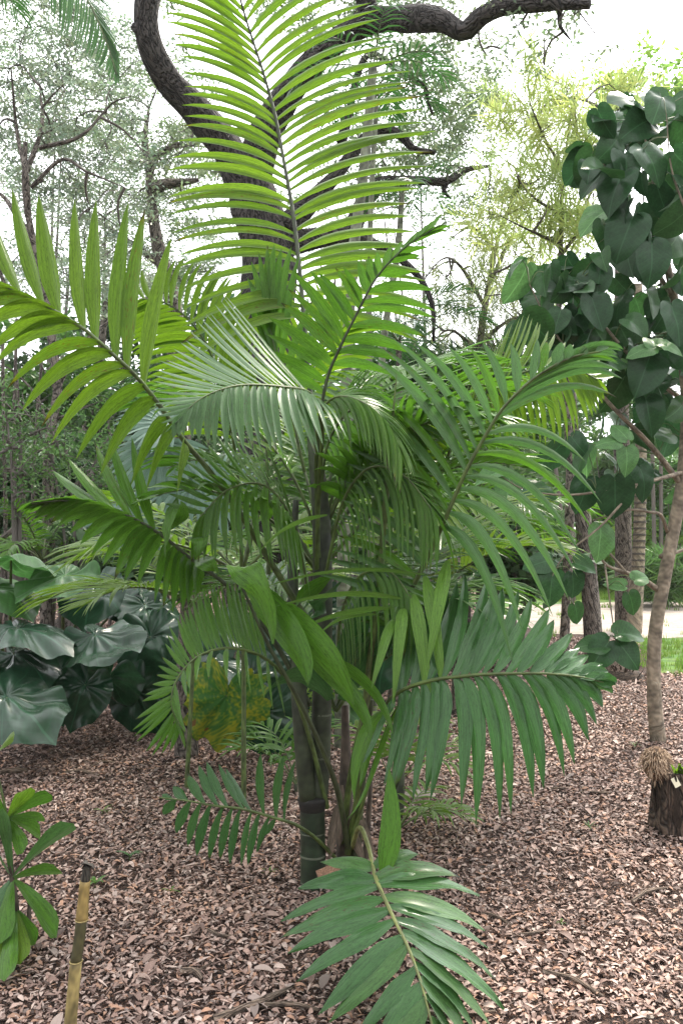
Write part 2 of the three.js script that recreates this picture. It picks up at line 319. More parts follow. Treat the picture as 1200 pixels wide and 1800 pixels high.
// leaf-shaped chips of bark and dead leaves that cover the bed
function chip(l, w, bend, twist, n = 3) {
  const pos = [], uv = [], idx = [];
  for (let i = 0; i <= n; i++) { const s = i / n, h = w * 0.5 * Math.pow(Math.sin(Math.PI * Math.min(0.97, Math.max(0.04, s * 0.9 + 0.06))), 0.6), y = bend * Math.sin(Math.PI * s), a = twist * (s - 0.5); for (const q of [-1, 0, 1]) { pos.push((s - 0.5) * l, y + Math.abs(q) * w * 0.16 + q * h * Math.sin(a), q * h * Math.cos(a)); uv.push(s, q); } }
  for (let i = 0; i < n; i++) for (let j = 0; j < 2; j++) { const a = i * 3 + j, b = a + 3; idx.push(a, a + 1, b, a + 1, b + 1, b); }
  return geom(pos, uv, idx);
}
function inLawn(x, z) { const [px, py] = pix(V(x, 0, z)); return (px > 880 && py < 1122 && py > 900) || (px > 1122 && py < 1185); }
const CHIPC = [[0.36, 0.25, 0.205], [0.31, 0.205, 0.165], [0.24, 0.155, 0.125], [0.165, 0.105, 0.085], [0.44, 0.335, 0.285], [0.095, 0.062, 0.05], [0.34, 0.195, 0.13], [0.3, 0.23, 0.2]];
{
  const kinds = [chip(0.04, 0.02, 0.008, 0.8), chip(0.03, 0.021, -0.007, -0.7), chip(0.058, 0.009, 0.003, 1.2), chip(0.022, 0.013, 0.005, 0.9)];
  const m = new THREE.MeshStandardMaterial({ color: 0xffffff, roughness: 0.8, side: THREE.DoubleSide }); m.name = 'mulch_chip';
  const mtx = new THREE.Matrix4(), q = new THREE.Quaternion(), e = new THREE.Euler(), c = new THREE.Color();
  kinds.forEach((g, kk) => {
    const list = [];
    for (const [z0, z1, dens, big] of [[2.3, 4, 1200, 0.9], [4, 6, 1000, 1], [6, 9, 620, 1.15], [9, 15, 190, 1.6], [15, 24, 44, 2.2]]) {
      const hw = z1 * 0.5 + 0.3, n = Math.round((z1 - z0) * hw * 2 * dens);
      for (let i = 0; i < n; i++) {
        const z = -rr(z0, z1), x = rr(-hw, hw); if (Math.abs(x) > -z * 0.5 + 0.35 || inLawn(x, z)) continue;
        const wet = noise.noise(x * 1.1 + 3, z * 1.1, 4);                      // patches of damp soil show between the chips
        const bare = Math.hypot((x - 1.15) / 0.36, (z + 2.7) / 0.2) < 1 + wet * 0.5; if (bare && rnd() < 0.8) continue;
        if (wet < -0.3 && rnd() < 0.4) continue;
        list.push([x, z, big]);
      }
    }
    const im = new THREE.InstancedMesh(g, m, list.length); im.name = numbered('mulch'); im.castShadow = im.receiveShadow = true;
    list.forEach(([x, z, big], i) => {
      e.set(gauss() * 0.42, rnd() * 6.28, gauss() * 0.38); q.setFromEuler(e); const s = 1.02 * big * (0.42 + 0.8 * rnd() * rnd() + 0.22 * rnd());
      mtx.compose(V(x, rr(0.002, 0.016) + s * 0.004, z), q, V(s, s, s)); im.setMatrixAt(i, mtx);
      const k = CHIPC[Math.floor(Math.pow(rnd(), 1.1) * CHIPC.length)], b = rr(0.75, 1.15), pz = 1 + 0.3 * noise.noise(x * 0.9, z * 0.9, 2) + 0.15 * noise.noise(x * 3.1, z * 3.1, 6); im.setColorAt(i, c.setRGB(k[0] * b * pz, k[1] * b * pz, k[2] * b * pz));
    });
    im.userData = { kind: 'stuff', label: ['curled brown leaf chips scattered over the mulch bed', 'rounded tan bark chips scattered over the mulch bed', 'narrow splinters of wood scattered over the mulch bed', 'small dark crumbs of bark scattered over the mulch bed'][kk], category: 'mulch' };
    scene.add(im);
  });
}
{ // whole dead leaves among the chips
  const g = chip(0.1, 0.042, 0.014, 0.8, 5), n = 420, im = new THREE.InstancedMesh(g, (() => { const m = new THREE.MeshStandardMaterial({ color: 0xffffff, roughness: 0.75, side: THREE.DoubleSide }); m.name = 'dead_leaf'; return m; })(), n), mtx = new THREE.Matrix4(), q = new THREE.Quaternion(), e = new THREE.Euler(), c = new THREE.Color();
  for (let i = 0; i < n; i++) { let x, z; do { z = -rr(2.4, 11); x = rr(-1, 1) * -z * 0.43; } while (noise.noise(x * 0.8, z * 0.8, 12) < rr(-0.4, 0.3) || inLawn(x, z)); e.set(gauss() * 0.3, rnd() * 6.28, gauss() * 0.3); q.setFromEuler(e); const s = rr(0.45, 0.85); mtx.compose(V(x, 0.02, z), q, V(s, s, s)); im.setMatrixAt(i, mtx); const k = CHIPC[Math.floor(rnd() * CHIPC.length)], b = rr(0.6, 0.95); im.setColorAt(i, c.setRGB(k[0] * b, k[1] * b, k[2] * b)); }
  im.name = 'leaf_litter'; im.userData = { kind: 'stuff', label: 'whole dead brown leaves lying among the mulch chips', category: 'leaf litter' }; scene.add(im);
}
{ // grass of the lawn
  const b = []; for (let k = 0; k < 7; k++) { const x = gauss() * 0.04, z = gauss() * 0.04, h = rr(0.05, 0.1), dx = gauss() * 0.03, dz = gauss() * 0.03, a = rnd() * 6.28, w = 0.006; b.push(geom([x - w * Math.cos(a), 0, z - w * Math.sin(a), x + w * Math.cos(a), 0, z + w * Math.sin(a), x + dx, h, z + dz], [0, 0, 1, 0, 0.5, 1], [0, 1, 2])); }
  const g = mergeGeometries(b), list = [];
  for (let i = 0; i < 26000; i++) {
    const z = -rr(9, 34), x = rr(2, 16), [px, py] = pix(V(x, 0, z)); if (px > 1230 || px < 860) continue;
    const path = py < 1124 - (1150 - px) * 0.03 && py > 1056 + noise.noise(px * 0.02, 1, 1) * 6; if (path && rnd() > 0.03) continue;
    if (py > 1120 && (px < 1124 || py > 1188 + noise.noise(px * 0.03, 0, 0) * 12 - (1200 - px) * 0.2)) continue;
    list.push([x, z]);
  }
  const im = new THREE.InstancedMesh(g, leafMat('grass_blade', [0.16, 0.27, 0.05], { map: null, through: 0.35, coat: 0 }), list.length); im.name = 'grass';
  const mtx = new THREE.Matrix4(), q = new THREE.Quaternion(), c = new THREE.Color();
  list.forEach(([x, z], i) => { q.setFromAxisAngle(UPV, rnd() * 6.28); const s = rr(0.8, 1.5) * (z < -16 ? 1.5 : 1); mtx.compose(V(x, 0.003, z), q, V(s, s * 0.8, s)); im.setMatrixAt(i, mtx); const k = rr(0.7, 1.2); im.setColorAt(i, c.setRGB(k * rr(0.85, 1.15), k, k)); });
  im.castShadow = im.receiveShadow = true; im.userData = { kind: 'stuff', label: 'short green lawn grass beyond and beside the sandy path', category: 'grass' }; scene.add(im);
}

// ---------------------------------------------------------------- trees and shrubs behind
// sprays of leaves that the crowns are made of
function spray(nl, len, wid, L, spread, droop = 0.2) {
  const g = [];
  for (let k = 0; k < nl; k++) {
    const s = (k + 0.5) / nl, a = k * 2.4 + rnd(), p0 = V(0, 0, L * (s - 0.35)), d = V(Math.cos(a) * spread, Math.sin(a) * spread - droop, 0.5 + s * 0.5).normalize(), l = len * rr(0.7, 1.15);
    const p3 = p0.clone().addScaledVector(d, l); let w = V(rnd() - 0.5, rnd() - 0.5, rnd() - 0.5); w.addScaledVector(d, -w.dot(d)).normalize().multiplyScalar(wid * 0.5 * rr(0.8, 1.1));
    const m = p0.clone().lerp(p3, 0.45), n = V(0, 0, 0).crossVectors(w, d).normalize().multiplyScalar(wid * 0.12);
    g.push(geom([...p0, m.x + w.x + n.x, m.y + w.y + n.y, m.z + w.z + n.z, m.x - w.x + n.x, m.y - w.y + n.y, m.z - w.z + n.z, ...p3], [0.5, 0, 1, 0.5, 0, 0.5, 0.5, 1], [0, 1, 2, 1, 3, 2]));
  }
  return mergeGeometries(g);
}
const SPRAY = {
  oak: spray(8, 0.075, 0.03, 0.3, 0.9), small: spray(8, 0.055, 0.022, 0.26, 0.9), broad: spray(7, 0.16, 0.075, 0.3, 0.9), fine: spray(16, 0.2, 0.012, 0.3, 0.75, 0.25), willow: spray(14, 0.13, 0.014, 0.45, 0.55, 0.9), big: spray(8, 0.36, 0.13, 0.6, 0.9), strap: spray(12, 0.5, 0.04, 0.3, 0.9, 0.1), whorl: spray(14, 0.34, 0.018, 0.06, 1.3, 0.05),
};
const LM = {
  oak: leafMat('oak_leaf', [0.16, 0.225, 0.12], { map: null, through: 0.55, coat: 0.6, cr: 0.35 }),
  green: leafMat('shrub_leaf', [0.08, 0.17, 0.045], { map: null, through: 0.4, coat: 0.5, cr: 0.4 }),
  light: leafMat('light_leaf', [0.2, 0.34, 0.07], { map: null, through: 0.5, coat: 0.3 }),
  dark: leafMat('dense_leaf', [0.06, 0.12, 0.05], { map: null, through: 0.35, coat: 0.6, cr: 0.35 }),
  yellow: leafMat('feathery_leaf', [0.38, 0.47, 0.16], { map: null, through: 0.55, coat: 0.2 }),
  olive: leafMat('olive_leaf', [0.2, 0.25, 0.11], { map: null, through: 0.5, coat: 0.3 }),
  grey: leafMat('grey_leaf', [0.22, 0.29, 0.2], { map: null, through: 0.55, coat: 0.7, cr: 0.35 }),
};
// crown: leaves gathered in clumps inside ellipsoids [centre, rx, ry, rz, sprays, clumps]; twigs run from the nearest limb to each clump
function crown(tree, blobs, sprayGeo, m, o = {}) {
  const mats = [], cols = [], twigs = [], mtx = new THREE.Matrix4(), q = new THREE.Quaternion(), e = new THREE.Euler(), sg = o.sigma ?? 0.24;
  const pts = (o.limbs || []).map(p => [p, 0]), todo = [];
  for (const [c, rx, ry, rz, n, cl] of blobs) for (let k = 0; k < cl; k++) { const d = V(gauss(), gauss(), gauss()).normalize().multiplyScalar(Math.pow(rnd(), 0.4)); todo.push([V(c.x + d.x * rx, c.y + d.y * ry, c.z + d.z * rz), n / cl]); }
  const near = cc => { let best = null, bd = 1e9; for (const p of pts) { const dd = p[0].distanceToSquared(cc) * (1 + p[1] * 0.12); if (dd < bd) { bd = dd; best = p; } } return [best, Math.sqrt(bd)]; };
  if (pts.length) todo.sort((u, v) => near(u[0])[1] - near(v[0])[1]);
  for (const [cc, n] of todo) {
    const tone = rr(0.8, 1.2), flat = rr(0.35, 0.8);
    if (pts.length && (o.twigs ?? 1) > rnd()) {
      const [p, dist] = near(cc);
      if (dist < 3.5) {
        const st = p[0], mid = st.clone().lerp(cc, 0.5).add(V(gauss(), gauss() + 0.3, gauss()).multiplyScalar(0.16 * dist)), end = cc.clone().add(V(gauss(), gauss(), gauss()).multiplyScalar(sg)), r = Math.max(0.005, 0.019 * Math.pow(0.72, p[1]));
        twigs.push(tube([st, mid, cc, end], [r, r * 0.7, r * 0.45, 0.002], 4, 9)); pts.push([mid, p[1] + 1], [cc, p[1] + 1.5]);
        for (let k = 0; k < 2; k++) twigs.push(tube([mid.clone().lerp(cc, rnd()), cc.clone().add(V(gauss(), gauss(), gauss()).multiplyScalar(sg * 1.4))], [0.005, 0.002], 3, 3));
      }
    }
    for (let i = 0; i < n * (o.dens ?? 0.5); i++) {
      const p = cc.clone().add(V(gauss() * sg, gauss() * sg * flat, gauss() * sg)), s = rr(0.7, 1.25) * (o.scale ?? 1);
      if (o.hang) e.set(gauss() * 0.3 + Math.PI / 2 * o.hang, rnd() * 6.28, gauss() * 0.3, 'YXZ'); else e.set(gauss() * 0.7, rnd() * 6.28, gauss() * 0.6);
      q.setFromEuler(e); mats.push(mtx.clone().compose(p, q, V(s, s, s))); const b = tone * rr(0.8, 1.2); cols.push([b * rr(0.9, 1.12), b, b * rr(0.85, 1.1)]);
    }
  }
  const base = worldPos(tree), im = new THREE.InstancedMesh(sprayGeo, m, mats.length), inv = new THREE.Matrix4().makeTranslation(-base.x, -base.y, -base.z), c = new THREE.Color();
  mats.forEach((a, i) => { im.setMatrixAt(i, a.premultiply(inv)); im.setColorAt(i, c.setRGB(...cols[i])); });
  im.name = 'crown'; im.userData = { kind: 'stuff' }; tree.add(im);
  if (twigs.length) put('twigs', mergeGeometries(twigs), o.twigMat || M.twig, tree, { kind: 'stuff' });
}
function limb(tree, pts, radii, m, o = {}) {
  const p = pts.map(a => a.isVector3 ? a : P(...a)); const c = new THREE.CatmullRomCurve3(p, false, 'centripetal');
  put(o.name || 'branch', tube(p, radii, o.radial || 9, (p.length - 1) * (o.seg || 7), o.rough ?? 0.16, o.rf ?? 5), m, tree);
  const out = []; for (let i = 1; i <= 10; i++) out.push(c.getPointAt(i / 10)); return out;
}
const ell = (px, py, d, rx, ry, rz, n, cl) => [P(px, py, d), rx, ry, rz, n, cl];

{ // live oak
  const b = G(480, 1075), t = thing('oak_tree', 'old dark-barked oak with a leaning trunk and heavy limbs behind the palm', 'tree', b), L = [];
  const D = 10.6;
  L.push(...limb(t, [V(b.x, -0.1, b.z), P(478, 960, D), P(468, 820, D), P(466, 680, D), P(472, 540, D), P(468, 440, D), P(448, 360, D), P(425, 285, D)], [0.46, 0.36, 0.33, 0.32, 0.33, 0.34, 0.34, 0.3], M.bark, { name: 'trunk', radial: 22, seg: 9, rough: 0.2 }));
  L.push(...limb(t, [P(440, 330, D), P(395, 255, D - 0.1), P(345, 195, D - 0.3), P(292, 135, D - 0.5), P(262, 75, D - 0.7), P(258, 20, D - 0.8), P(275, -60, D - 0.9), P(300, -160, D - 1)], [0.22, 0.21, 0.185, 0.165, 0.15, 0.14, 0.13, 0.1], M.bark, { radial: 16, rough: 0.2 }));
  L.push(...limb(t, [P(262, 70, D - 0.7), P(243, 52, D - 0.8), P(234, 45, D - 0.8)], [0.09, 0.07, 0.04], M.bark));
  L.push(...limb(t, [P(243, 30, D - 0.8), P(246, 0, D - 0.8), P(240, -40, D - 0.8)], [0.03, 0.025, 0.02], M.bark));
  L.push(...limb(t, [P(435, 340, D), P(470, 230, D - 0.2), P(530, 135, D - 0.5), P(590, 75, D - 0.9), P(650, 38, D - 1.2), P(720, 32, D - 1.5), P(780, 38, D - 1.8), P(815, 55, D - 1.9), P(845, 30, D - 2), P(885, 12, D - 2.1), P(960, 6, D - 2.3), P(1036, 8, D - 2.5)], [0.24, 0.22, 0.19, 0.16, 0.14, 0.13, 0.125, 0.14, 0.10, 0.09, 0.07, 0.045], M.bark, { radial: 16, rough: 0.22 }));
  L.push(...limb(t, [P(650, 38, D - 1.2), P(640, -10, D - 1.3), P(600, -80, D - 1.4)], [0.12, 0.1, 0.08], M.bark));
  L.push(...limb(t, [P(480, 430, D), P(560, 418, D + 0.2), P(612, 405, D + 0.4), P(640, 355, D + 0.6), P(668, 325, D + 0.7), P(730, 318, D + 0.8), P(785, 318, D + 0.9), P(815, 300, D + 1), P(860, 292, D + 1)], [0.2, 0.14, 0.12, 0.12, 0.11, 0.08, 0.06, 0.05, 0.02], M.bark, { rough: 0.2 }));
  L.push(...limb(t, [P(500, 400, D), P(580, 320, D), P(660, 230, D), P(700, 235, D), P(728, 262, D), P(765, 268, D)], [0.16, 0.12, 0.08, 0.07, 0.06, 0.03], M.bark));
  L.push(...limb(t, [P(600, 250, D), P(650, 95, D + 0.3), P(700, 125, D + 0.3), P(745, 150, D + 0.3), P(752, 178, D + 0.3), P(760, 200, D + 0.3)], [0.07, 0.05, 0.045, 0.04, 0.03, 0.015], M.bark));
  L.push(...limb(t, [P(612, 408, D + 0.4), P(680, 440, D + 0.4), P(715, 465, D + 0.4), P(745, 500, D + 0.4), P(760, 540, D + 0.4), P(762, 600, D + 0.4)], [0.08, 0.06, 0.05, 0.04, 0.03, 0.02], M.bark));
  L.push(...limb(t, [P(785, 318, D + 0.9), P(780, 335, D + 0.9), P(792, 350, D + 0.9)], [0.05, 0.03, 0.012], M.bark));
  L.push(...limb(t, [P(983, 12, D - 2.3), P(984, 45, D - 2.3), P(1002, 70, D - 2.3)], [0.03, 0.02, 0.008], M.bark));
  crown(t, [ell(680, 90, D, 1.1, 0.5, 1.2, 900, 34), ell(740, 180, D + 1, 1.0, 0.7, 1.2, 1000, 34), ell(680, 290, D + 1, 1.0, 0.5, 1, 700, 26), ell(830, 200, D + 2, 0.8, 1.0, 1.2, 800, 30), ell(820, 360, D + 2, 0.6, 0.5, 1, 240, 16), ell(960, 45, D - 2, 0.9, 0.35, 0.6, 120, 16), ell(600, -40, D - 1, 2.4, 0.6, 1.6, 800, 30), ell(360, 320, D + 1, 0.7, 0.7, 0.8, 320, 18), ell(330, 180, D + 1, 0.5, 0.8, 0.7, 200, 12)], SPRAY.oak, LM.oak, { limbs: L, sigma: 0.2 });
}
{ // tree with a forked crooked trunk left of the oak
  const b = G(300, 1050), D = 12.5, t = thing('oak_tree', 'slender grey forked tree left of the big oak trunk', 'tree', V(b.x, 0, -D)), L = [];
  L.push(...limb(t, [V(b.x, -0.1, -D), P(305, 900, D), P(312, 700, D), P(305, 540, D), P(285, 460, D), P(272, 400, D), P(266, 340, D), P(264, 300, D), P(282, 268, D), P(315, 254, D)], [0.2, 0.18, 0.17, 0.16, 0.15, 0.14, 0.13, 0.1, 0.07, 0.04], M.barkGrey, { name: 'trunk', radial: 12 }));
  L.push(...limb(t, [P(268, 335, D), P(285, 325, D), P(310, 322, D), P(350, 316, D)], [0.11, 0.09, 0.06, 0.03], M.barkGrey));
  L.push(...limb(t, [P(264, 305, D), P(255, 250, D), P(262, 190, D)], [0.07, 0.05, 0.02], M.barkGrey));
  L.push(...limb(t, [P(290, 470, D), P(220, 420, D), P(160, 380, D)], [0.06, 0.04, 0.015], M.barkGrey));
  crown(t, [ell(250, 200, D + 0.6, 1.2, 0.9, 1.2, 900, 36), ell(240, 300, D + 0.6, 1.3, 0.9, 1.2, 1100, 40), ell(250, 440, D + 0.8, 1.3, 0.9, 1.2, 1000, 40), ell(350, 300, D + 1, 0.8, 0.6, 1, 420, 18), ell(330, 420, D + 1, 0.8, 0.7, 1, 420, 18)], SPRAY.small, LM.oak, { limbs: L, sigma: 0.22, scale: 1.25 });
}
{ // many-branched tree at the far left
  const D = 9.5, t = thing('spreading_tree', 'many-branched small-leaved tree at the left edge above the elephant ears', 'tree', V(P(90, 900, D).x, 0, -D)), L = [];
  L.push(...limb(t, [V(P(85, 900, D).x, -0.1, -D), P(86, 930, D), P(85, 830, D), P(92, 740, D), P(102, 680, D), P(85, 560, D), P(60, 430, D), P(45, 340, D), P(45, 250, D)], [0.085, 0.075, 0.07, 0.06, 0.055, 0.05, 0.045, 0.035, 0.025], M.barkGrey, { name: 'trunk', radial: 10 }));
  for (const [p, r] of [[[[60, 430], [30, 380], [0, 340], [-40, 320]], 0.045], [[[50, 380], [45, 300], [30, 230], [20, 120]], 0.04], [[[48, 300], [70, 240], [75, 210], [70, 150]], 0.035], [[[70, 260], [140, 240], [200, 180], [230, 170]], 0.026], [[[55, 330], [110, 280], [150, 300], [220, 330]], 0.026], [[[85, 560], [20, 520], [-20, 400]], 0.035], [[[102, 680], [150, 600], [200, 560], [260, 540]], 0.028], [[[90, 760], [60, 690], [20, 650], [-10, 640]], 0.02], [[[86, 830], [70, 760], [45, 720], [40, 690]], 0.018], [[[92, 740], [140, 720], [190, 700]], 0.018], [[[100, 690], [70, 640], [30, 610]], 0.015]])
    L.push(...limb(t, p.map(([x, y], i) => [x, y, D + (rnd() - 0.5) * i * 0.3]), [r, r * 0.75, r * 0.5, r * 0.2], M.barkGrey, { radial: 7 }));
  crown(t, [ell(60, 60, D + 1, 1.2, 0.8, 1.1, 1500, 50), ell(170, 90, D + 1, 0.8, 0.7, 1, 950, 34), ell(30, 180, D + 1.4, 0.9, 0.6, 1, 600, 26), ell(130, 220, D + 0.6, 0.9, 0.6, 1, 700, 30), ell(60, 330, D + 1, 1.0, 0.6, 1, 420, 22), ell(180, 330, D + 0.6, 0.8, 0.7, 1, 520, 24), ell(40, 480, D + 1, 0.9, 0.6, 1, 420, 20), ell(190, 480, D + 0.6, 0.8, 0.5, 1, 420, 20)], SPRAY.small, LM.grey, { limbs: L, sigma: 0.19, scale: 1.15 });
}
{ // feathery yellow-green tree to the right
  const D = 8.6, t = thing('feathery_tree', 'slender feathery tree with yellow-green needle leaves behind the broad-leaved sapling', 'tree', V(P(985, 900, D).x, 0, -D)), L = [];
  L.push(...limb(t, [V(P(985, 900, D).x, -0.05, -D), P(1000, 800, D), P(982, 600, D), P(985, 430, D), P(988, 330, D), P(997, 240, D), P(1004, 190, D)], [0.06, 0.05, 0.045, 0.04, 0.03, 0.02, 0.008], M.barkGrey, { name: 'trunk', radial: 8 }));
  for (const p of [[[990, 300], [960, 250], [930, 180]], [[990, 320], [1030, 260], [1055, 190]], [[988, 380], [930, 340], [905, 300]], [[985, 430], [920, 400], [880, 380]], [[985, 450], [1020, 400], [1050, 340]], [[983, 520], [930, 470], [900, 440]], [[983, 560], [900, 520], [850, 520]]])
    L.push(...limb(t, p.map(([x, y], i) => [x, y, D + (rnd() - 0.5) * i * 0.5]), [0.02, 0.012, 0.004], M.barkGrey, { radial: 5 }));
  crown(t, [ell(930, 165, D + 1, 0.5, 0.45, 0.6, 420, 22), ell(1060, 170, D + 1, 0.4, 0.45, 0.6, 260, 16), ell(990, 245, D, 0.35, 0.35, 0.4, 240, 14), ell(985, 330, D, 0.5, 0.4, 0.5, 320, 18), ell(1000, 390, D, 0.45, 0.3, 0.5, 260, 12), ell(900, 260, D + 0.6, 0.5, 0.5, 0.6, 260, 18), ell(900, 400, D + 0.6, 0.5, 0.4, 0.6, 160, 14), ell(850, 420, D + 0.6, 0.4, 0.5, 0.6, 120, 10)], SPRAY.whorl, LM.yellow, { limbs: L, sigma: 0.16, scale: 0.8, dens: 0.2, twigs: 0.5 });
}
{ // drooping tree between
  const D = 13, t = thing('weeping_tree', 'weeping tree with hanging olive-green foliage in the gap beside the feathery tree', 'tree', V(P(845, 900, D).x, 0, -D)), L = [];
  L.push(...limb(t, [V(P(845, 900, D).x, -0.05, -D), P(850, 800, D), P(840, 650, D), P(852, 540, D), P(870, 440, D), P(885, 380, D)], [0.12, 0.1, 0.09, 0.07, 0.05, 0.02], M.barkGrey, { name: 'trunk', radial: 9 }));
  for (const p of [[[852, 540], [810, 470], [770, 460], [740, 500]], [[860, 500], [900, 420], [940, 410], [970, 450]], [[870, 440], [830, 400], [790, 420]], [[845, 600], [900, 560], [950, 570]], [[845, 620], [790, 580], [760, 600]], [[880, 400], [900, 350], [870, 310]]])
    L.push(...limb(t, p.map(([x, y], i) => [x, y, D + (rnd() - 0.5) * i]), [0.035, 0.025, 0.015, 0.006], M.barkGrey, { radial: 6 }));
  crown(t, [ell(850, 520, D, 0.9, 1.1, 1, 1500, 46), ell(800, 560, D + 0.5, 0.7, 0.8, 1, 700, 26), ell(900, 470, D, 0.6, 0.7, 1, 500, 24), ell(930, 560, D, 0.6, 0.8, 1, 500, 20), ell(780, 480, D, 0.5, 0.5, 0.8, 160, 12)], SPRAY.willow, LM.olive, { limbs: L, sigma: 0.25, scale: 1, hang: 1, dens: 0.16, twigs: 0.5 });
}
{ // pale tall palm poles
  for (const [pts, r, D, lab] of [[[[600, 940], [616, 500], [640, 290], [655, 120]], 0.048, 6.4, 'pale green bare palm pole rising just right of the tall leaf'], [[[655, 940], [648, 600], [652, 350], [662, 180]], 0.03, 7.6, 'thin grey palm pole close beside the thicker pale one'], [[[655, 960], [672, 620], [700, 430], [706, 340]], 0.045, 9.5, 'grey slanting palm pole topped by a small tuft of leaves']]) {
    const p = pts.map(([x, y]) => P(x, y, D)); p[0].y = -0.05; const t = thing('pole_palm', lab, 'palm', V(p[0].x, 0, p[0].z));
    put('trunk', tube(p, [r * 1.2, r, r * 0.9, r * 0.7], 10, 30, 0.04), M.poleBark, t);
    for (let k = 0; k < 7; k++) freeFrond(t, p[3], k * 0.9 + 0.3, rr(0.1, 0.7), 0.7, { bend: 1.6, L: 0.24, n: 12, w: 0.022, m: M.dark[k % 3], droop: 0.5, rad: 0.006, seg: 3 });
  }
}
{ // top-left: leaf of a tall palm hanging into view
  const D = 6.5, b = P(-330, 900, D), t = thing('tall_palm', 'palm leaf with narrow dark leaflets hanging in from the top left', 'palm', V(b.x, 0, b.z));
  put('trunk', tube([V(b.x, -0.1, b.z), V(b.x - 0.1, 3, b.z), V(b.x + 0.1, 6.4, b.z)], [0.13, 0.11, 0.1], 12, 20, 0.05), M.barkGrey, t);
  const top = V(b.x + 0.1, 6.4, b.z);
  frond(t, { r: [top, P(-100, -260, D), P(40, -130, D - 0.2), P(120, -50, D - 0.3), P(165, 20, D - 0.4), P(190, 80, D - 0.4), P(205, 130, D - 0.4)], rad: 0.02, merge: true, m: M.dark[1], n: 30, w: 0.026, sides: [[[60, -110, 90, 20, 0], [120, -50, 110, 70, 0], [165, 20, 150, 100, 0], [190, 80, 175, 120, 0], [204, 125, 203, 150, 0]], [[60, -110, 170, -80, 0], [120, -50, 200, 10, 0], [165, 20, 212, 90, 0], [190, 80, 212, 120, 0], [204, 125, 210, 148, 0]]], arch: 0.03 });
  for (const az of [0.3, -0.9, -2.2, 2.4]) freeFrond(t, top, az, 0.7, 2.4, { bend: 1.6, L: 0.6, n: 30, w: 0.026, m: M.dark[0], droop: 0.5, seg: 3 });
}
// right: distant trees at the top right corner and across the path
function bush(name, label, px, py, D, rx, ry, n, cl, sp, m, o = {}) {
  const c = P(px, py, D), t = thing(name, label, o.cat || 'shrub', V(c.x, 0, c.z), o.group);
  const L = []; for (let k = 0; k < (o.stems || 4); k++) { const a = rnd() * 6.28, q = rr(0.1, 0.6); L.push(...limb(t, [V(c.x + Math.cos(a) * 0.15, -0.05, c.z + Math.sin(a) * 0.15), V(c.x + Math.cos(a) * rx * q * 0.5, c.y * 0.5, c.z + Math.sin(a) * rx * q * 0.5), V(c.x + Math.cos(a) * rx * q, c.y + ry * rr(-0.3, 0.5), c.z + Math.sin(a) * rx * q)], [o.r || 0.03, (o.r || 0.03) * 0.7, 0.008], o.bark || M.twig, { name: 'stem', radial: 6, seg: 4 })); }
  crown(t, [[c, rx, ry, rx * 0.8, n, cl]], sp, m, { limbs: L, sigma: o.sigma ?? 0.3, scale: o.scale, twigs: 0.5, hang: o.hang, dens: o.dens ?? 0.8 });
  return t;
}
bush('distant_tree', 'pale green tree crown far off in the top right corner', 1150, 190, 22, 1.7, 1.5, 700, 30, SPRAY.broad, LM.light, { cat: 'tree', dens: 0.4, r: 0.06, n2: 0, r2: 0.12, stems: 2, scale: 1.3 });
bush('distant_tree', 'light green far tree just above the tip of the long right leaf', 1010, 480, 20, 2.0, 2.2, 700, 40, SPRAY.small, LM.light, { cat: 'tree', dens: 0.4, r: 0.06, n2: 0, r2: 0.12, stems: 2, scale: 2 });
bush('distant_tree', 'hazy grey-green tree crown behind the oak limbs', 760, 330, 19, 2.4, 2.6, 900, 46, SPRAY.small, LM.grey, { cat: 'tree', dens: 0.4, r: 0.06, n2: 0, r2: 0.14, stems: 3, scale: 2 });
bush('distant_tree', 'tall hazy tree behind the tall palm leaf', 560, 420, 20, 2.6, 3, 700, 40, SPRAY.small, LM.oak, { cat: 'tree', dens: 0.4, r: 0.06, n2: 0, r2: 0.14, stems: 3, scale: 2 });
bush('distant_tree', 'hazy dark tree behind the forked tree on the left', 170, 430, 18, 3.0, 2.8, 1500, 70, SPRAY.small, LM.grey, { cat: 'tree', dens: 0.4, r: 0.06, n2: 0, r2: 0.13, stems: 4, scale: 2 });
bush('distant_tree', 'tall grey-green tree filling the upper left corner far behind', 80, 170, 19, 2.6, 2.6, 1200, 60, SPRAY.small, LM.grey, { cat: 'tree', dens: 0.4, r: 0.06, n2: 0, r2: 0.14, stems: 3, scale: 2 });
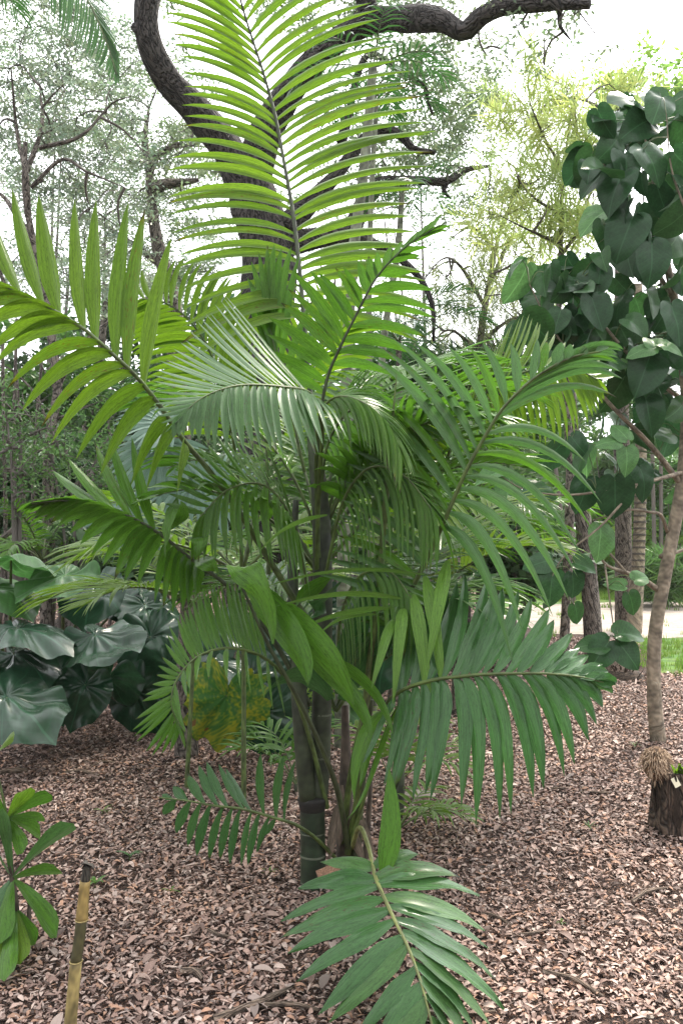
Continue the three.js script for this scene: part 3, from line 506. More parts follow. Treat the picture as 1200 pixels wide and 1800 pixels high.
// understory
const us = [
  [35, 800, 8.6, 0.5, 0.8, LM.green, SPRAY.small, 'thin green shrub in front of the canes at the left edge'], [150, 800, 9, 0.6, 0.7, LM.green, SPRAY.small, 'thin green shrub in front of the reddish trunk'],
  [40, 720, 13, 1.2, 1.5, LM.green, SPRAY.broad, 'leafy green shrub at the left edge behind the thin trunks'], [180, 700, 15, 1.6, 1.6, LM.dark, SPRAY.broad, 'dark shrub between the left trunk and the blue fan palm'], [300, 650, 16, 1.6, 1.8, LM.dark, SPRAY.broad, 'dark tall shrub behind the left palm leaf'], [110, 850, 12, 1.1, 0.8, LM.dark, SPRAY.broad, 'low dark shrub above the elephant ears'], [20, 880, 11, 0.8, 0.7, LM.dark, SPRAY.broad, 'low dark shrub at the left edge beside the canes'],
  [640, 700, 15, 1.7, 1.3, LM.dark, SPRAY.broad, 'dark shrub behind the middle of the palm'], [760, 680, 14, 1.3, 1.2, LM.dark, SPRAY.strap, 'spiky dark green shrub right of the palm cane'], [560, 880, 13.5, 1.4, 0.9, LM.dark, SPRAY.broad, 'low dark shrub right of the oak trunk'], [700, 900, 12, 1.3, 0.9, LM.green, SPRAY.broad, 'low green shrub behind the spear leaf'], [840, 860, 11.5, 1.2, 1.0, LM.green, SPRAY.broad, 'green shrub behind the long right leaf'], [880, 720, 13, 1.2, 1.0, LM.green, SPRAY.broad, 'mid-green shrub behind the yellow palm leaf'], [900, 960, 10.6, 0.6, 0.6, LM.dark, SPRAY.broad, 'low dark shrub at the near edge of the path'],
  [390, 880, 12.5, 1.2, 0.9, LM.dark, SPRAY.broad, 'low dark shrub left of the oak trunk'], [250, 980, 9.6, 0.9, 0.5, LM.dark, SPRAY.broad, 'dark ground shrub behind the elephant ears'], [430, 760, 15, 1.2, 1.6, LM.dark, SPRAY.broad, 'dark tall shrub just left of the oak trunk'],
];
for (const [px, py, D, rx, ry, m, sp, lab] of us) bush('shrub', lab, px, py, D, rx, ry, 620, 34, sp, m, { group: 'shrubs behind the palm', scale: 1.1, dens: lab.startsWith('thin') ? 0.28 : 0.7 });
// beyond the path
for (const [px, py, D, rx, ry, m, sp, lab, sc] of [
  [1010, 900, 26, 2.2, 1.8, LM.green, SPRAY.broad, 'green shrub beyond the lawn left of the grey trunk', 1.5], [1130, 930, 24, 1.8, 1.4, LM.light, SPRAY.broad, 'light green shrub beyond the lawn behind the sapling trunk', 1.4], [1190, 880, 23, 1.6, 1.8, LM.green, SPRAY.broad, 'tall green shrub beyond the lawn at the right edge', 1.4], [1160, 1010, 19, 0.8, 0.5, LM.green, SPRAY.strap, 'tufted plant on the lawn right of the sapling trunk', 0.8], [1075, 985, 25, 1.6, 0.9, LM.light, SPRAY.broad, 'low light shrub beyond the lawn between the two grey trunks', 1.3], [950, 980, 24, 1.5, 1.0, LM.green, SPRAY.broad, 'green shrub beyond the lawn hidden behind palm leaves', 1.4],
  [1080, 760, 27, 2.4, 1.8, LM.green, SPRAY.broad, 'tall shrub beyond the lawn above the light ones', 1.6]])
  bush('far_shrub', lab, px, py, D, rx, ry, 620, 36, sp, m, { group: 'shrubs beyond the lawn', scale: sc });
// a mass of woodland closing the view
{
  const t = { n: 0 }, mats = [], cols = [], q = new THREE.Quaternion(), e = new THREE.Euler(), mt = new THREE.Matrix4();
  for (let k = 0; k < 640; k++) {
    const px = rr(-1000, 2200), D = rr(27, 42), right = px > 930, cc = P(px, rr(right ? 800 : 700, 985), D), tone = rr(0.7, 1.2); if (cc.y < 0.3) continue;
    for (let i = 0; i < 34; i++) { e.set(gauss(), rnd() * 6.28, gauss()); q.setFromEuler(e); const s = rr(0.9, 1.6); mats.push(mt.clone().compose(V(cc.x + gauss() * 0.9, Math.max(0.1, cc.y + gauss() * 0.8), cc.z + gauss()), q, V(s, s, s))); const b = tone * rr(0.8, 1.2); cols.push([b * rr(0.85, 1.2), b, b]); }
  }
  const im = new THREE.InstancedMesh(SPRAY.big, leafMat('far_wood_leaf', [0.09, 0.16, 0.06], { map: null, through: 0.35, coat: 0.3 }), mats.length), c = new THREE.Color();
  mats.forEach((a, i) => { im.setMatrixAt(i, a); im.setColorAt(i, c.setRGB(...cols[i])); });
  im.name = 'woodland'; im.userData = { kind: 'stuff', label: 'far-off green woodland closing the view behind the garden', category: 'woodland' }; scene.add(im);
}
// trunks beyond the sapling and thin canes at the left
for (const [pts, r, D, m, lab, name] of [
  [[[1045, 1095], [1033, 1000], [1020, 880], [1005, 760], [995, 600]], [0.125, 0.105, 0.1, 0.09, 0.07], 10.5, M.barkGrey, 'short grey leaning trunk at the near edge of the path', 'tree_trunk'],
  [[[1095, 1100], [1095, 1000], [1094, 880], [1090, 700], [1092, 400]], [0.15, 0.135, 0.13, 0.12, 0.1], 14.2, M.barkGrey, 'dark grey upright trunk standing in the path between palm and sapling', 'tree_trunk'],
  [[[1112, 1105], [1120, 1000], [1124, 900], [1126, 760], [1120, 500]], [0.13, 0.1, 0.09, 0.085, 0.07], 13.8, M.barkPale, 'ringed tan palm trunk just right of the dark grey trunk', 'trunk_palm'],
  [[[12, 960], [10, 900], [8, 800], [5, 600]], [0.022, 0.02, 0.02, 0.016], 9.2, M.barkGrey, 'leftmost thin cane at the left edge', 'bamboo_cane'], [[[30, 960], [27, 880], [25, 760], [30, 560]], [0.024, 0.02, 0.02, 0.016], 9.4, M.barkGrey, 'second thin cane from the left edge', 'bamboo_cane'], [[[48, 960], [44, 900], [38, 800], [30, 650]], [0.02, 0.018, 0.016, 0.012], 9.0, M.barkGrey, 'third thin cane from the left edge, leaning left', 'bamboo_cane'], [[[65, 960], [58, 880], [62, 780], [75, 620]], [0.022, 0.02, 0.02, 0.016], 10, M.barkGrey, 'fourth thin cane from the left edge, beside the reddish trunk', 'bamboo_cane'],
  [[[160, 960], [165, 800], [175, 650], [190, 500]], [0.09, 0.08, 0.07, 0.05], 14, M.barkGrey, 'dark thin trunk in the shade behind the left palm leaf', 'tree_trunk'], [[[215, 960], [210, 800], [222, 600], [230, 450]], [0.08, 0.08, 0.07, 0.05], 15, M.barkGrey, 'dark upright trunk right of the left thicket', 'tree_trunk'], [[[855, 1000], [850, 850], [856, 700]], [0.1, 0.09, 0.08], 12, M.barkGrey, 'mottled grey trunk seen through the long right leaf', 'tree_trunk']]) {
  const p = pts.map(([x, y]) => P(x, y, D)); p[0].y = Math.min(p[0].y, -0.05); if (p[0].y < -0.2) p[0].y = -0.1;
  const t = thing(name, lab, name === 'bamboo_cane' ? 'cane' : 'trunk', V(p[0].x, 0, p[0].z), name === 'bamboo_cane' ? 'thin canes at the left edge' : undefined);
  put('trunk', tube(p, r, 12, 26, 0.06), m, t);
  if (name === 'trunk_palm') for (let k = 0; k < 26; k++) { const c = new THREE.CatmullRomCurve3(p), q = c.getPointAt(0.02 + k * 0.018); put('ring', new THREE.CylinderGeometry(0.112 - k * 0.0007, 0.118 - k * 0.0007, 0.03, 14, 1, true).translate(q.x, q.y, q.z), M.barkGrey, t.children[0]); }
  if (name === 'bamboo_cane') for (let k = 1; k < 7; k++) { const c = new THREE.CatmullRomCurve3(p), q = c.getPointAt(k / 8); put('node', new THREE.CylinderGeometry(0.0245, 0.0245, 0.014, 10).translate(q.x, q.y, q.z), M.twig, t.children[0]); }
}
{ // long dead bough leaning across the left thicket
  const t = thing('fallen_bough', 'long bare bough leaning across the thicket above the elephant ears', 'bough', P(-20, 965, 9));
  put('bough', tube([P(-30, 970, 9), P(60, 905, 9.1), P(130, 855, 9.3), P(190, 815, 9.5), P(240, 790, 9.7)], [0.03, 0.028, 0.025, 0.02, 0.01], 7, 20, 0.15), M.barkGrey, t);
}
// palms behind
{
  const mk = (lab, px, py, D, n, len, m, o = {}) => { const c = P(px, py, D), t = thing('background_palm', lab, 'palm', V(c.x, 0, c.z), 'palms in the shade behind'); put('trunk', tube([V(c.x, -0.05, c.z), V(c.x + 0.03, c.y * 0.5, c.z), c], [0.06, 0.05, 0.04], 9, 12, 0.06), M.barkGrey, t); for (let k = 0; k < n; k++) freeFrond(t, c, k * 2.4 + rnd(), rr(0.35, 1.25), len * rr(0.8, 1.15), { bend: 1.7, L: len * 0.33, n: 22, w: 0.03 * (o.w || 1), m, droop: 0.4, rad: 0.01, seg: 4 }); return t; };
  mk('dark green palm in the gap right of the cane', 690, 960, 8.2, 10, 1.7, M.mid[2]);
  mk('dark palm behind the long right leaf', 800, 980, 7.6, 10, 1.6, M.mid[0]);
  mk('small palm with pale fronds above the elephant ears at left', 75, 985, 9, 9, 1.0, M.mid[1]);
  mk('palm with dark arching leaves at the left edge', 20, 820, 12, 9, 1.6, M.dark[1]);
  mk('palm in the shade right of the oak trunk', 600, 900, 9.4, 9, 1.6, M.mid[2]);
  mk('dark palm far back between pole and weeping tree', 700, 600, 12, 9, 1.4, M.dark[0]);
  mk('small palm at the foot of the oak trunk', 400, 1010, 8.2, 9, 1.2, M.mid[0]);
  mk('dark palm behind the left palm leaf', 250, 760, 13, 9, 1.7, M.dark[2]);
}

// ---------------------------------------------------------------- the clumping palm
const palm = thing('clumping_palm', 'tall clumping palm with arching feather leaves on dark ringed canes', 'palm', G(560, 1575));
{
  // canes
  const c1 = put('cane', tube([P(550, 1585, 3.86), P(550, 1500, 3.86), P(549, 1412, 3.86)], [0.058, 0.056, 0.056], 14, 12, 0.03), M.cane, palm);
  for (const [y, h] of [[1548, 0.007], [1502, 0.009], [1462, 0.005]]) { const p = P(550, y, 3.86); put('ring', new THREE.CylinderGeometry(0.0585, 0.0592, h, 20, 1, true).translate(p.x, p.y, p.z), M.ring, c1); }
  { const p = P(549, 1408, 3.86); const g = new THREE.LatheGeometry([[0.0565, -0.04], [0.064, -0.012], [0.068, 0.008], [0.062, 0.02], [0.04, 0.026]].map(a => new THREE.Vector2(...a)), 20); g.translate(p.x, p.y, p.z); put('node', g, M.node, c1); }
  put('cane', tube([P(556, 1405, 3.87), P(563, 1320, 3.88), P(566, 1200, 3.88), P(567, 1050, 3.9), P(564, 900, 3.92), P(553, 790, 3.95), P(546, 720, 3.98)], [0.05, 0.046, 0.042, 0.045, 0.044, 0.036, 0.024], 12, 40, 0.02), M.caneUp, palm);
  put('cane', tube([P(541, 1405, 3.84), P(534, 1330, 3.82), P(526, 1230, 3.82), P(520, 1120, 3.85), P(514, 1000, 3.9), P(520, 880, 3.95)], [0.04, 0.038, 0.035, 0.028, 0.022, 0.014], 12, 30, 0.02), M.caneUp, palm);
  for (const [x, y, r, d] of [[562, 1330, 0.048, 3.88], [566, 1255, 0.045, 3.88], [567, 1165, 0.0445, 3.885]]) { const q = P(x, y, d); put('ring', new THREE.CylinderGeometry(r, r + 0.0006, 0.008, 20, 1, true).translate(q.x, q.y, q.z), M.ring, palm.children[palm.children.length - 1]); }
  put('cane', tube([P(606, 1530, 3.95), P(606, 1450, 3.95), P(608, 1350, 3.96), P(606, 1240, 3.98)], [0.042, 0.038, 0.026, 0.016], 12, 20, 0.08), M.caneBrown, palm);
  put('cane', tube([P(625, 1530, 3.9), P(628, 1440, 3.88), P(640, 1330, 3.85), P(652, 1230, 3.8)], [0.026, 0.024, 0.018, 0.012], 10, 20, 0.05), M.rachisDark, palm);
  put('cane', tube([P(640, 1520, 4.05), P(648, 1430, 4.05), P(652, 1350, 4.05)], [0.016, 0.013, 0.009], 8, 12, 0.05), M.caneBrown, palm);
  // unopened spear leaf
  put('spear_leaf', tube([P(637, 1300, 3.72), P(646, 1190, 3.66), P(664, 1050, 3.6), P(680, 850, 3.5), P(697, 655, 3.42)], [0.012, 0.0135, 0.014, 0.012, 0.001], 8, 30), mat('spear', [0.13, 0.19, 0.055], { rough: 0.55, map: T.smooth }), palm);
  put('sheath', tube([P(472, 1010, 3.95), P(472, 900, 3.98), P(468, 790, 4)], [0.011, 0.01, 0.006], 8), M.rachis, palm);

  // F1: the tall backlit leaf
  frond(palm, { label: 'tall upright bright yellow-green feather leaf', r: [[556, 800, 3.95], [541, 650, 4.02], [527, 480, 4.12], [514, 370, 4.18], [499, 285, 4.22], [484, 205, 4.25], [462, 125, 4.26], [436, 45, 4.25], [405, -60, 4.18], [365, -180, 4.05]], rad: 0.014, rm: M.rachisDark,
    sides: [[[533, 560, 320, 640, -0.35], [530, 500, 318, 535, -0.2], [524, 455, 312, 462, -0.15], [518, 405, 293, 405, -0.1], [511, 352, 290, 338, 0], [503, 305, 305, 255, 0], [495, 262, 318, 205, 0], [487, 222, 322, 165, 0], [478, 182, 318, 120, 0], [468, 145, 308, 72, 0], [452, 95, 285, 15, 0], [432, 35, 260, -60, 0], [405, -60, 250, -150, -0.1], [370, -165, 320, -260, -0.1]],
      [[533, 555, 735, 600, -0.3], [529, 500, 758, 495, -0.2], [525, 455, 735, 436, -0.1], [521, 430, 724, 388, -0.1], [516, 395, 730, 340, -0.05], [508, 345, 768, 275, 0], [499, 295, 757, 212, 0], [493, 258, 742, 172, 0], [486, 222, 722, 140, 0], [478, 185, 700, 88, 0], [468, 148, 672, 44, 0], [455, 105, 648, 0, 0], [436, 45, 600, -75, 0], [405, -60, 530, -200, 0], [370, -165, 400, -270, 0]]],
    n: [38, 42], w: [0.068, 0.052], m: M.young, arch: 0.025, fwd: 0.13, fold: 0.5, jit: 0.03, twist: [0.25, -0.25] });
  // F2: big backlit leaf to the left
  frond(palm, { label: 'wide bright yellow-green feather leaf reaching out to the left', r: [[540, 1090, 3.85], [480, 995, 3.8], [420, 900, 3.72], [370, 830, 3.66], [320, 770, 3.6], [280, 712, 3.55], [240, 662, 3.5], [200, 624, 3.45], [150, 580, 3.4], [100, 548, 3.36], [50, 522, 3.32], [0, 500, 3.28], [-60, 480, 3.25]], rad: 0.016,
    sides: [[[252, 678, 303, 412, 0.15], [230, 650, 258, 370, 0.15], [195, 618, 214, 345, 0.15], [160, 588, 160, 352, 0.15], [128, 566, 92, 352, 0.12], [102, 549, 68, 343, 0.1], [75, 534, 20, 332, 0.1], [45, 520, -15, 345, 0.1], [15, 506, -60, 380, 0.1], [-45, 485, -110, 430, 0.1]],
      [[325, 775, 312, 868, -0.15], [308, 752, 265, 858, -0.15], [288, 722, 205, 850, -0.15], [265, 692, 160, 828, -0.15], [250, 675, 124, 802, -0.15], [236, 658, 92, 785, -0.15], [218, 640, 72, 750, -0.15], [200, 624, 40, 726, -0.15], [176, 602, 10, 682, -0.12], [150, 580, -5, 652, -0.1], [124, 563, -15, 618, -0.1], [100, 548, -30, 585, -0.1], [60, 526, -60, 560, -0.1], [0, 500, -120, 530, -0.1]]],
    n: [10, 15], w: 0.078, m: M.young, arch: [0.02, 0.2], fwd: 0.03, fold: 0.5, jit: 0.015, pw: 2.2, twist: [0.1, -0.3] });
  // F3: grey-green leaf that bends towards the viewer
  frond(palm, { label: 'grey-green feather leaf bending over in the middle', r: [[556, 1000, 3.85], [560, 850, 3.7], [565, 740, 3.55], [545, 692, 3.42], [495, 680, 3.3], [425, 677, 3.2], [388, 685, 3.13], [350, 703, 3.08], [315, 735, 3.04]], rad: 0.012,
    sides: [[[540, 690, 400, 520, 0.35], [510, 682, 375, 540, 0.3], [480, 680, 350, 560, 0.25], [450, 678, 322, 600, 0.2], [420, 678, 290, 625, 0.15], [400, 682, 268, 650, 0.1], [370, 692, 270, 690, 0.05], [340, 710, 275, 725, 0], [320, 730, 290, 760, 0]],
      [[556, 705, 610, 775, -0.25], [540, 692, 578, 775, -0.25], [520, 685, 555, 800, -0.22], [500, 681, 528, 808, -0.2], [480, 680, 500, 800, -0.18], [455, 678, 470, 790, -0.15], [430, 677, 440, 795, -0.15], [410, 680, 415, 792, -0.12], [390, 685, 380, 792, -0.1], [365, 695, 352, 780, -0.08], [340, 710, 325, 765, -0.05], [320, 730, 305, 770, -0.02]]],
    n: [26, 23], w: [0.054, 0.038], m: M.grey, arch: [0.03, 0.1], fwd: 0.1, fold: 0.45, jit: 0.025, twist: [0.2, 0.3] });
  // F4: leaf arching towards the right in front of the cane
  frond(palm, { r: [[560, 980, 3.85], [555, 830, 3.75], [562, 730, 3.62], [590, 698, 3.5], [635, 706, 3.38], [672, 735, 3.3], [700, 790, 3.24]], rad: 0.01,
    sides: [[[575, 706, 690, 700, 0.3], [600, 698, 715, 735, 0.2], [640, 708, 735, 790, 0.1], [670, 733, 735, 830, 0.05], [695, 780, 720, 850, 0]], [[575, 706, 605, 790, -0.2], [600, 698, 640, 790, -0.2], [635, 706, 672, 815, -0.15], [668, 732, 690, 845, -0.1], [697, 785, 702, 865, -0.05]]],
    n: [24, 22], w: 0.034, m: M.mid.concat(M.pale), arch: 0.14, fold: 0.25, twist: [0.3, 0.2] });
  // F5: upright middle leaf
  frond(palm, { label: 'upright mid-green leaf in the middle of the crown', r: [[556, 870, 3.9], [560, 760, 3.88], [575, 665, 3.84], [600, 605, 3.8], [630, 545, 3.77], [660, 490, 3.74], [700, 445, 3.7], [745, 412, 3.66], [790, 388, 3.62]], rad: 0.01, rm: M.rachisDark,
    sides: [[[570, 690, 455, 640, -0.05], [575, 665, 466, 605, -0.05], [585, 640, 470, 556, -0.05], [595, 615, 503, 522, -0.05], [603, 598, 514, 478, -0.05], [612, 580, 540, 474, -0.05], [622, 560, 562, 480, -0.05], [632, 540, 594, 470, -0.05], [645, 517, 625, 462, 0], [665, 483, 668, 440, 0], [700, 445, 725, 415, 0], [745, 412, 775, 378, 0]],
      [[585, 640, 690, 660, -0.15], [610, 585, 740, 610, -0.15], [625, 552, 766, 563, -0.1], [640, 527, 764, 545, -0.1], [652, 505, 760, 492, -0.05], [665, 483, 720, 480, 0], [690, 455, 745, 440, 0], [720, 430, 785, 405, 0], [760, 405, 800, 388, 0]]],
    n: [20, 13], w: [0.08, 0.036], m: M.mid, arch: [0.0, 0.05], fwd: 0.08, fold: 0.2, jit: 0.015, twist: [0, 0.2] });
  // F6: short dark leaflets of a new leaf beside the trunk
  frond(palm, { r: [[535, 830, 3.98], [515, 740, 4.0], [495, 660, 4.02], [480, 600, 4.02], [472, 560, 4.02]], rad: 0.008,
    sides: [[[500, 680, 440, 560, 0], [490, 640, 430, 490, 0], [480, 600, 450, 450, 0], [474, 570, 470, 430, 0]], [[505, 700, 560, 580, 0], [492, 645, 520, 430, 0], [482, 610, 500, 440, 0], [474, 570, 482, 430, 0]]], n: [6, 6], w: 0.05, m: M.mid, arch: 0.05, fold: 0.3 });
  // F7: the long leaf leaning right
  frond(palm, { label: 'long grey-green feather leaf leaning out to the right', r: [[600, 1480, 3.9], [622, 1330, 3.78], [660, 1180, 3.66], [700, 1080, 3.56], [735, 1012, 3.48], [765, 950, 3.42], [795, 882, 3.37], [820, 825, 3.33], [850, 770, 3.3], [880, 722, 3.27], [920, 680, 3.24], [960, 650, 3.21], [1010, 626, 3.18], [1055, 618, 3.15]], rad: 0.016,
    sides: [[[705, 1070, 560, 1010, 0.1], [725, 1030, 590, 960, 0.15], [750, 980, 600, 890, 0.2], [775, 925, 610, 800, 0.25], [790, 892, 630, 740, 0.25], [803, 865, 650, 690, 0.25], [818, 830, 650, 630, 0.2], [836, 795, 690, 594, 0.2], [850, 770, 722, 600, 0.2], [861, 752, 770, 606, 0.15], [874, 732, 822, 618, 0.12], [890, 712, 846, 600, 0.1], [902, 698, 878, 606, 0.1], [916, 684, 911, 600, 0.08], [935, 668, 944, 596, 0.05], [955, 653, 966, 600, 0.05], [980, 640, 992, 602, 0], [1015, 625, 1015, 608, 0], [1045, 619, 1070, 610, 0]],
      [[775, 925, 902, 1168, -0.25], [785, 905, 908, 1120, -0.25], [795, 882, 968, 1085, -0.2], [808, 855, 1005, 1050, -0.2], [822, 822, 1022, 985, -0.15], [835, 797, 1040, 925, -0.15], [846, 777, 1056, 885, -0.1], [858, 758, 1020, 790, -0.1], [872, 735, 1097, 678, 0], [890, 712, 1092, 662, 0], [912, 687, 1085, 642, 0], [940, 664, 1085, 630, 0], [975, 642, 1085, 622, 0], [1020, 624, 1095, 615, 0]]],
    n: [26, 18], w: [0.05, 0.048], m: M.grey.concat(M.mid.slice(0, 1)), arch: [0.03, 0.17], fwd: 0.1, fold: 0.55, jit: 0.012, twist: [0.1, -0.35], pw: 2.1 });
  // its lowest leaflets: pale, ribbed, hanging
  { const f = palm.children[palm.children.length - 1];
    for (const [bx, by, tx, ty, w, a] of [[690, 1088, 652, 1212, 0.048, 0.16], [708, 1066, 690, 1238, 0.056, 0.2], [724, 1042, 758, 1278, 0.062, 0.12], [746, 1012, 782, 1240, 0.06, 0.08], [786, 985, 748, 1182, 0.06, 0.12]]) {
      const p0 = P(bx, by, 3.46), p3 = P(tx, ty, 3.28), L = p0.distanceTo(p3), d = p3.clone().sub(p0).normalize();
      const p1 = p0.clone().addScaledVector(d, L * 0.25).add(V(0, L * a, 0.06)), p2 = p0.clone().addScaledVector(d, L * 0.65).add(V(0, L * a * 0.4, 0.05));
      put('leaflet', leaflet(p0, p1, p2, p3, w, V(0.95, 0, 0.3), { fold: 0.2, pw: 2.1 }), M.pale[Math.floor(rnd() * 2)], f);
    }
    // thin pale leaflets that cross the middle
    for (const [bx, by, mx, my, tx, ty, w] of [[705, 1052, 600, 1030, 478, 1068, 0.028], [690, 1068, 590, 1070, 520, 1110, 0.03], [660, 1080, 585, 1075, 550, 1130, 0.022], [745, 1010, 600, 985, 455, 1035, 0.02], [575, 905, 500, 915, 455, 970, 0.024]]) {
      const p0 = P(bx, by, 3.45), p3 = P(tx, ty, 3.3), pm = P(mx, my, 3.36);
      put('leaflet', leaflet(p0, p0.clone().lerp(pm, 0.7), pm.clone().lerp(p3, 0.25), p3, w, V(0.1, 0.9, 0.4), { fold: 0.25 }), M.pale[Math.floor(rnd() * 2)], f);
    } }
  // F8: dark glossy leaf low on the right
  frond(palm, { label: 'dark glossy old leaf low on the right', r: [[610, 1500, 3.9], [628, 1400, 3.75], [650, 1300, 3.58], [690, 1225, 3.42], [750, 1198, 3.3], [830, 1187, 3.2], [900, 1184, 3.13], [960, 1184, 3.08], [1020, 1190, 3.04], [1060, 1200, 3.02]], rad: 0.014,
    sides: [[[700, 1220, 700, 1060, 0.3], [750, 1198, 800, 1020, 0.3], [790, 1192, 842, 1012, 0.28], [830, 1188, 885, 1028, 0.25], [860, 1186, 918, 1050, 0.2], [885, 1185, 952, 1068, 0.2], [910, 1184, 978, 1088, 0.15], [935, 1184, 1000, 1112, 0.12], [960, 1184, 1020, 1140, 0.1], [1000, 1188, 1058, 1170, 0.05], [1045, 1196, 1085, 1200, 0]],
      [[690, 1225, 640, 1340, -0.1], [715, 1212, 690, 1402, -0.12], [740, 1202, 715, 1395, -0.15], [765, 1196, 748, 1398, -0.15], [790, 1192, 780, 1420, -0.15], [815, 1189, 850, 1438, -0.12], [845, 1187, 900, 1428, -0.12], [875, 1185, 948, 1396, -0.1], [905, 1184, 968, 1366, -0.1], [940, 1184, 1018, 1342, -0.08], [975, 1186, 1045, 1275, -0.05], [1010, 1189, 1067, 1235, -0.03], [1045, 1196, 1082, 1205, 0]]],
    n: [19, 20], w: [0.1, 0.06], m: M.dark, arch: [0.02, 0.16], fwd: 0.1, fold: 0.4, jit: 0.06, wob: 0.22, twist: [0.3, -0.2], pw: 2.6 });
  // F9: the leaf lying forward over the mulch at the bottom
  frond(palm, { label: 'broad blue-green leaf drooping forward over the mulch', r: [[618, 1490, 3.88], [632, 1455, 3.6], [648, 1490, 3.3], [662, 1548, 3.05], [690, 1610, 2.86], [718, 1668, 2.74], [743, 1738, 2.62], [758, 1800, 2.54], [770, 1860, 2.48]], rad: 0.012, rm: M.rachisPale,
    sides: [[[656, 1525, 560, 1515, 0.15], [660, 1542, 525, 1562, 0.12], [668, 1562, 475, 1640, 0.05], [682, 1592, 500, 1668, 0], [696, 1622, 525, 1742, -0.05], [710, 1650, 565, 1790, -0.06], [724, 1685, 605, 1815, -0.06], [738, 1722, 650, 1840, -0.06], [752, 1775, 705, 1870, -0.05], [765, 1835, 750, 1900, 0]],
      [[656, 1525, 740, 1500, 0.1], [662, 1548, 832, 1558, 0.1], [672, 1570, 858, 1625, 0.08], [686, 1600, 860, 1682, 0.05], [700, 1630, 888, 1752, 0], [714, 1660, 876, 1795, 0], [728, 1695, 845, 1825, -0.03], [742, 1735, 815, 1850, -0.03], [758, 1800, 795, 1895, 0], [765, 1835, 780, 1900, 0]]],
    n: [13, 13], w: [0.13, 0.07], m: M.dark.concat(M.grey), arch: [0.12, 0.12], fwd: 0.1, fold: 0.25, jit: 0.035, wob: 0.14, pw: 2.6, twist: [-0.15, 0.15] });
  put('leaflet', leaflet(P(672, 1545, 3.1), P(690, 1480, 3.12), P(690, 1430, 3.14), P(684, 1350, 3.2), 0.085, V(1, 0, 0.2), { fold: 0.15, pw: 3 }), M.mid[0], palm.children[palm.children.length - 1]);
  // F10: small dark leaf low on the left
  frond(palm, { label: 'small dark leaf low on the left', r: [[600, 1520, 3.9], [560, 1478, 3.78], [520, 1450, 3.68], [480, 1437, 3.6], [425, 1422, 3.5], [375, 1416, 3.43], [325, 1407, 3.38], [280, 1402, 3.34]], rad: 0.01,
    sides: [[[500, 1443, 520, 1335, 0], [485, 1438, 497, 1325, 0], [468, 1433, 470, 1318, 0], [445, 1427, 400, 1352, 0], [420, 1421, 375, 1338, 0], [392, 1417, 357, 1340, 0], [372, 1415, 340, 1352, 0], [350, 1412, 322, 1368, 0], [330, 1408, 305, 1382, 0], [305, 1405, 285, 1396, 0]],
      [[485, 1438, 465, 1470, 0], [465, 1433, 442, 1520, 0], [445, 1427, 427, 1522, 0], [425, 1423, 407, 1520, 0], [405, 1419, 382, 1512, 0], [385, 1417, 360, 1515, 0], [365, 1414, 342, 1502, 0], [348, 1411, 325, 1482, 0], [330, 1408, 305, 1460, 0], [310, 1405, 287, 1432, 0]]],
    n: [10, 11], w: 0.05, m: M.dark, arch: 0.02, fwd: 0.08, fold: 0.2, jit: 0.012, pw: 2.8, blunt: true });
  // F11: dark leaf on the left whose lower leaflets hang
  frond(palm, { label: 'leaf on the left with dark erect and yellow-green hanging leaflets', r: [[545, 1240, 3.85], [470, 1110, 3.8], [400, 1030, 3.76], [345, 990, 3.72], [300, 953, 3.69], [260, 925, 3.66], [215, 902, 3.62], [165, 886, 3.58], [110, 880, 3.54], [55, 885, 3.5]], rad: 0.013, rm: M.rachisDark,
    sides: [[[272, 933, 232, 768, 0.1], [250, 918, 190, 764, 0.1], [228, 908, 160, 780, 0.1], [203, 897, 122, 805, 0.1], [178, 890, 95, 828, 0.1]],
      [[350, 995, 345, 1050, -0.1], [330, 978, 320, 1075, -0.1], [315, 965, 298, 1075, -0.1], [300, 953, 272, 1060, -0.12], [285, 942, 245, 1030, -0.12], [265, 928, 205, 1020, -0.12], [245, 916, 170, 985, -0.1], [220, 904, 130, 945, -0.1], [195, 895, 105, 925, -0.08], [165, 886, 75, 915, -0.05], [130, 882, 50, 905, 0], [80, 882, 30, 900, 0]]],
    n: [5, 22], w: [0.07, 0.07], m: M.mid, arch: [0, 0.16], fwd: 0.05, fold: 0.25, jit: 0.02, twist: [0, -0.3] });
  { const f = palm.children[palm.children.length - 1];          // torn broad end leaflets beside it
    for (const [a, b, c2, w, cu] of [[[312, 875], [290, 915], [290, 980], 0.075, 0.6], [[335, 945], [360, 940], [342, 985], 0.08, -0.5], [[345, 985], [372, 985], [385, 1012], 0.085, 0.8], [[300, 930], [330, 900], [318, 880], 0.06, 0.4]]) {
      const p0 = P(a[0], a[1], 3.62), p3 = P(c2[0], c2[1], 3.5), pm = P(b[0], b[1], 3.48);
      put('leaflet', leaflet(p0, p0.clone().lerp(pm, 0.6), pm, p3, w, V(0.9, 0.2, 0.3), { fold: 0.1, wob: 0.25, curl: cu, pw: 3 }), M.mid[0], f);
    } }
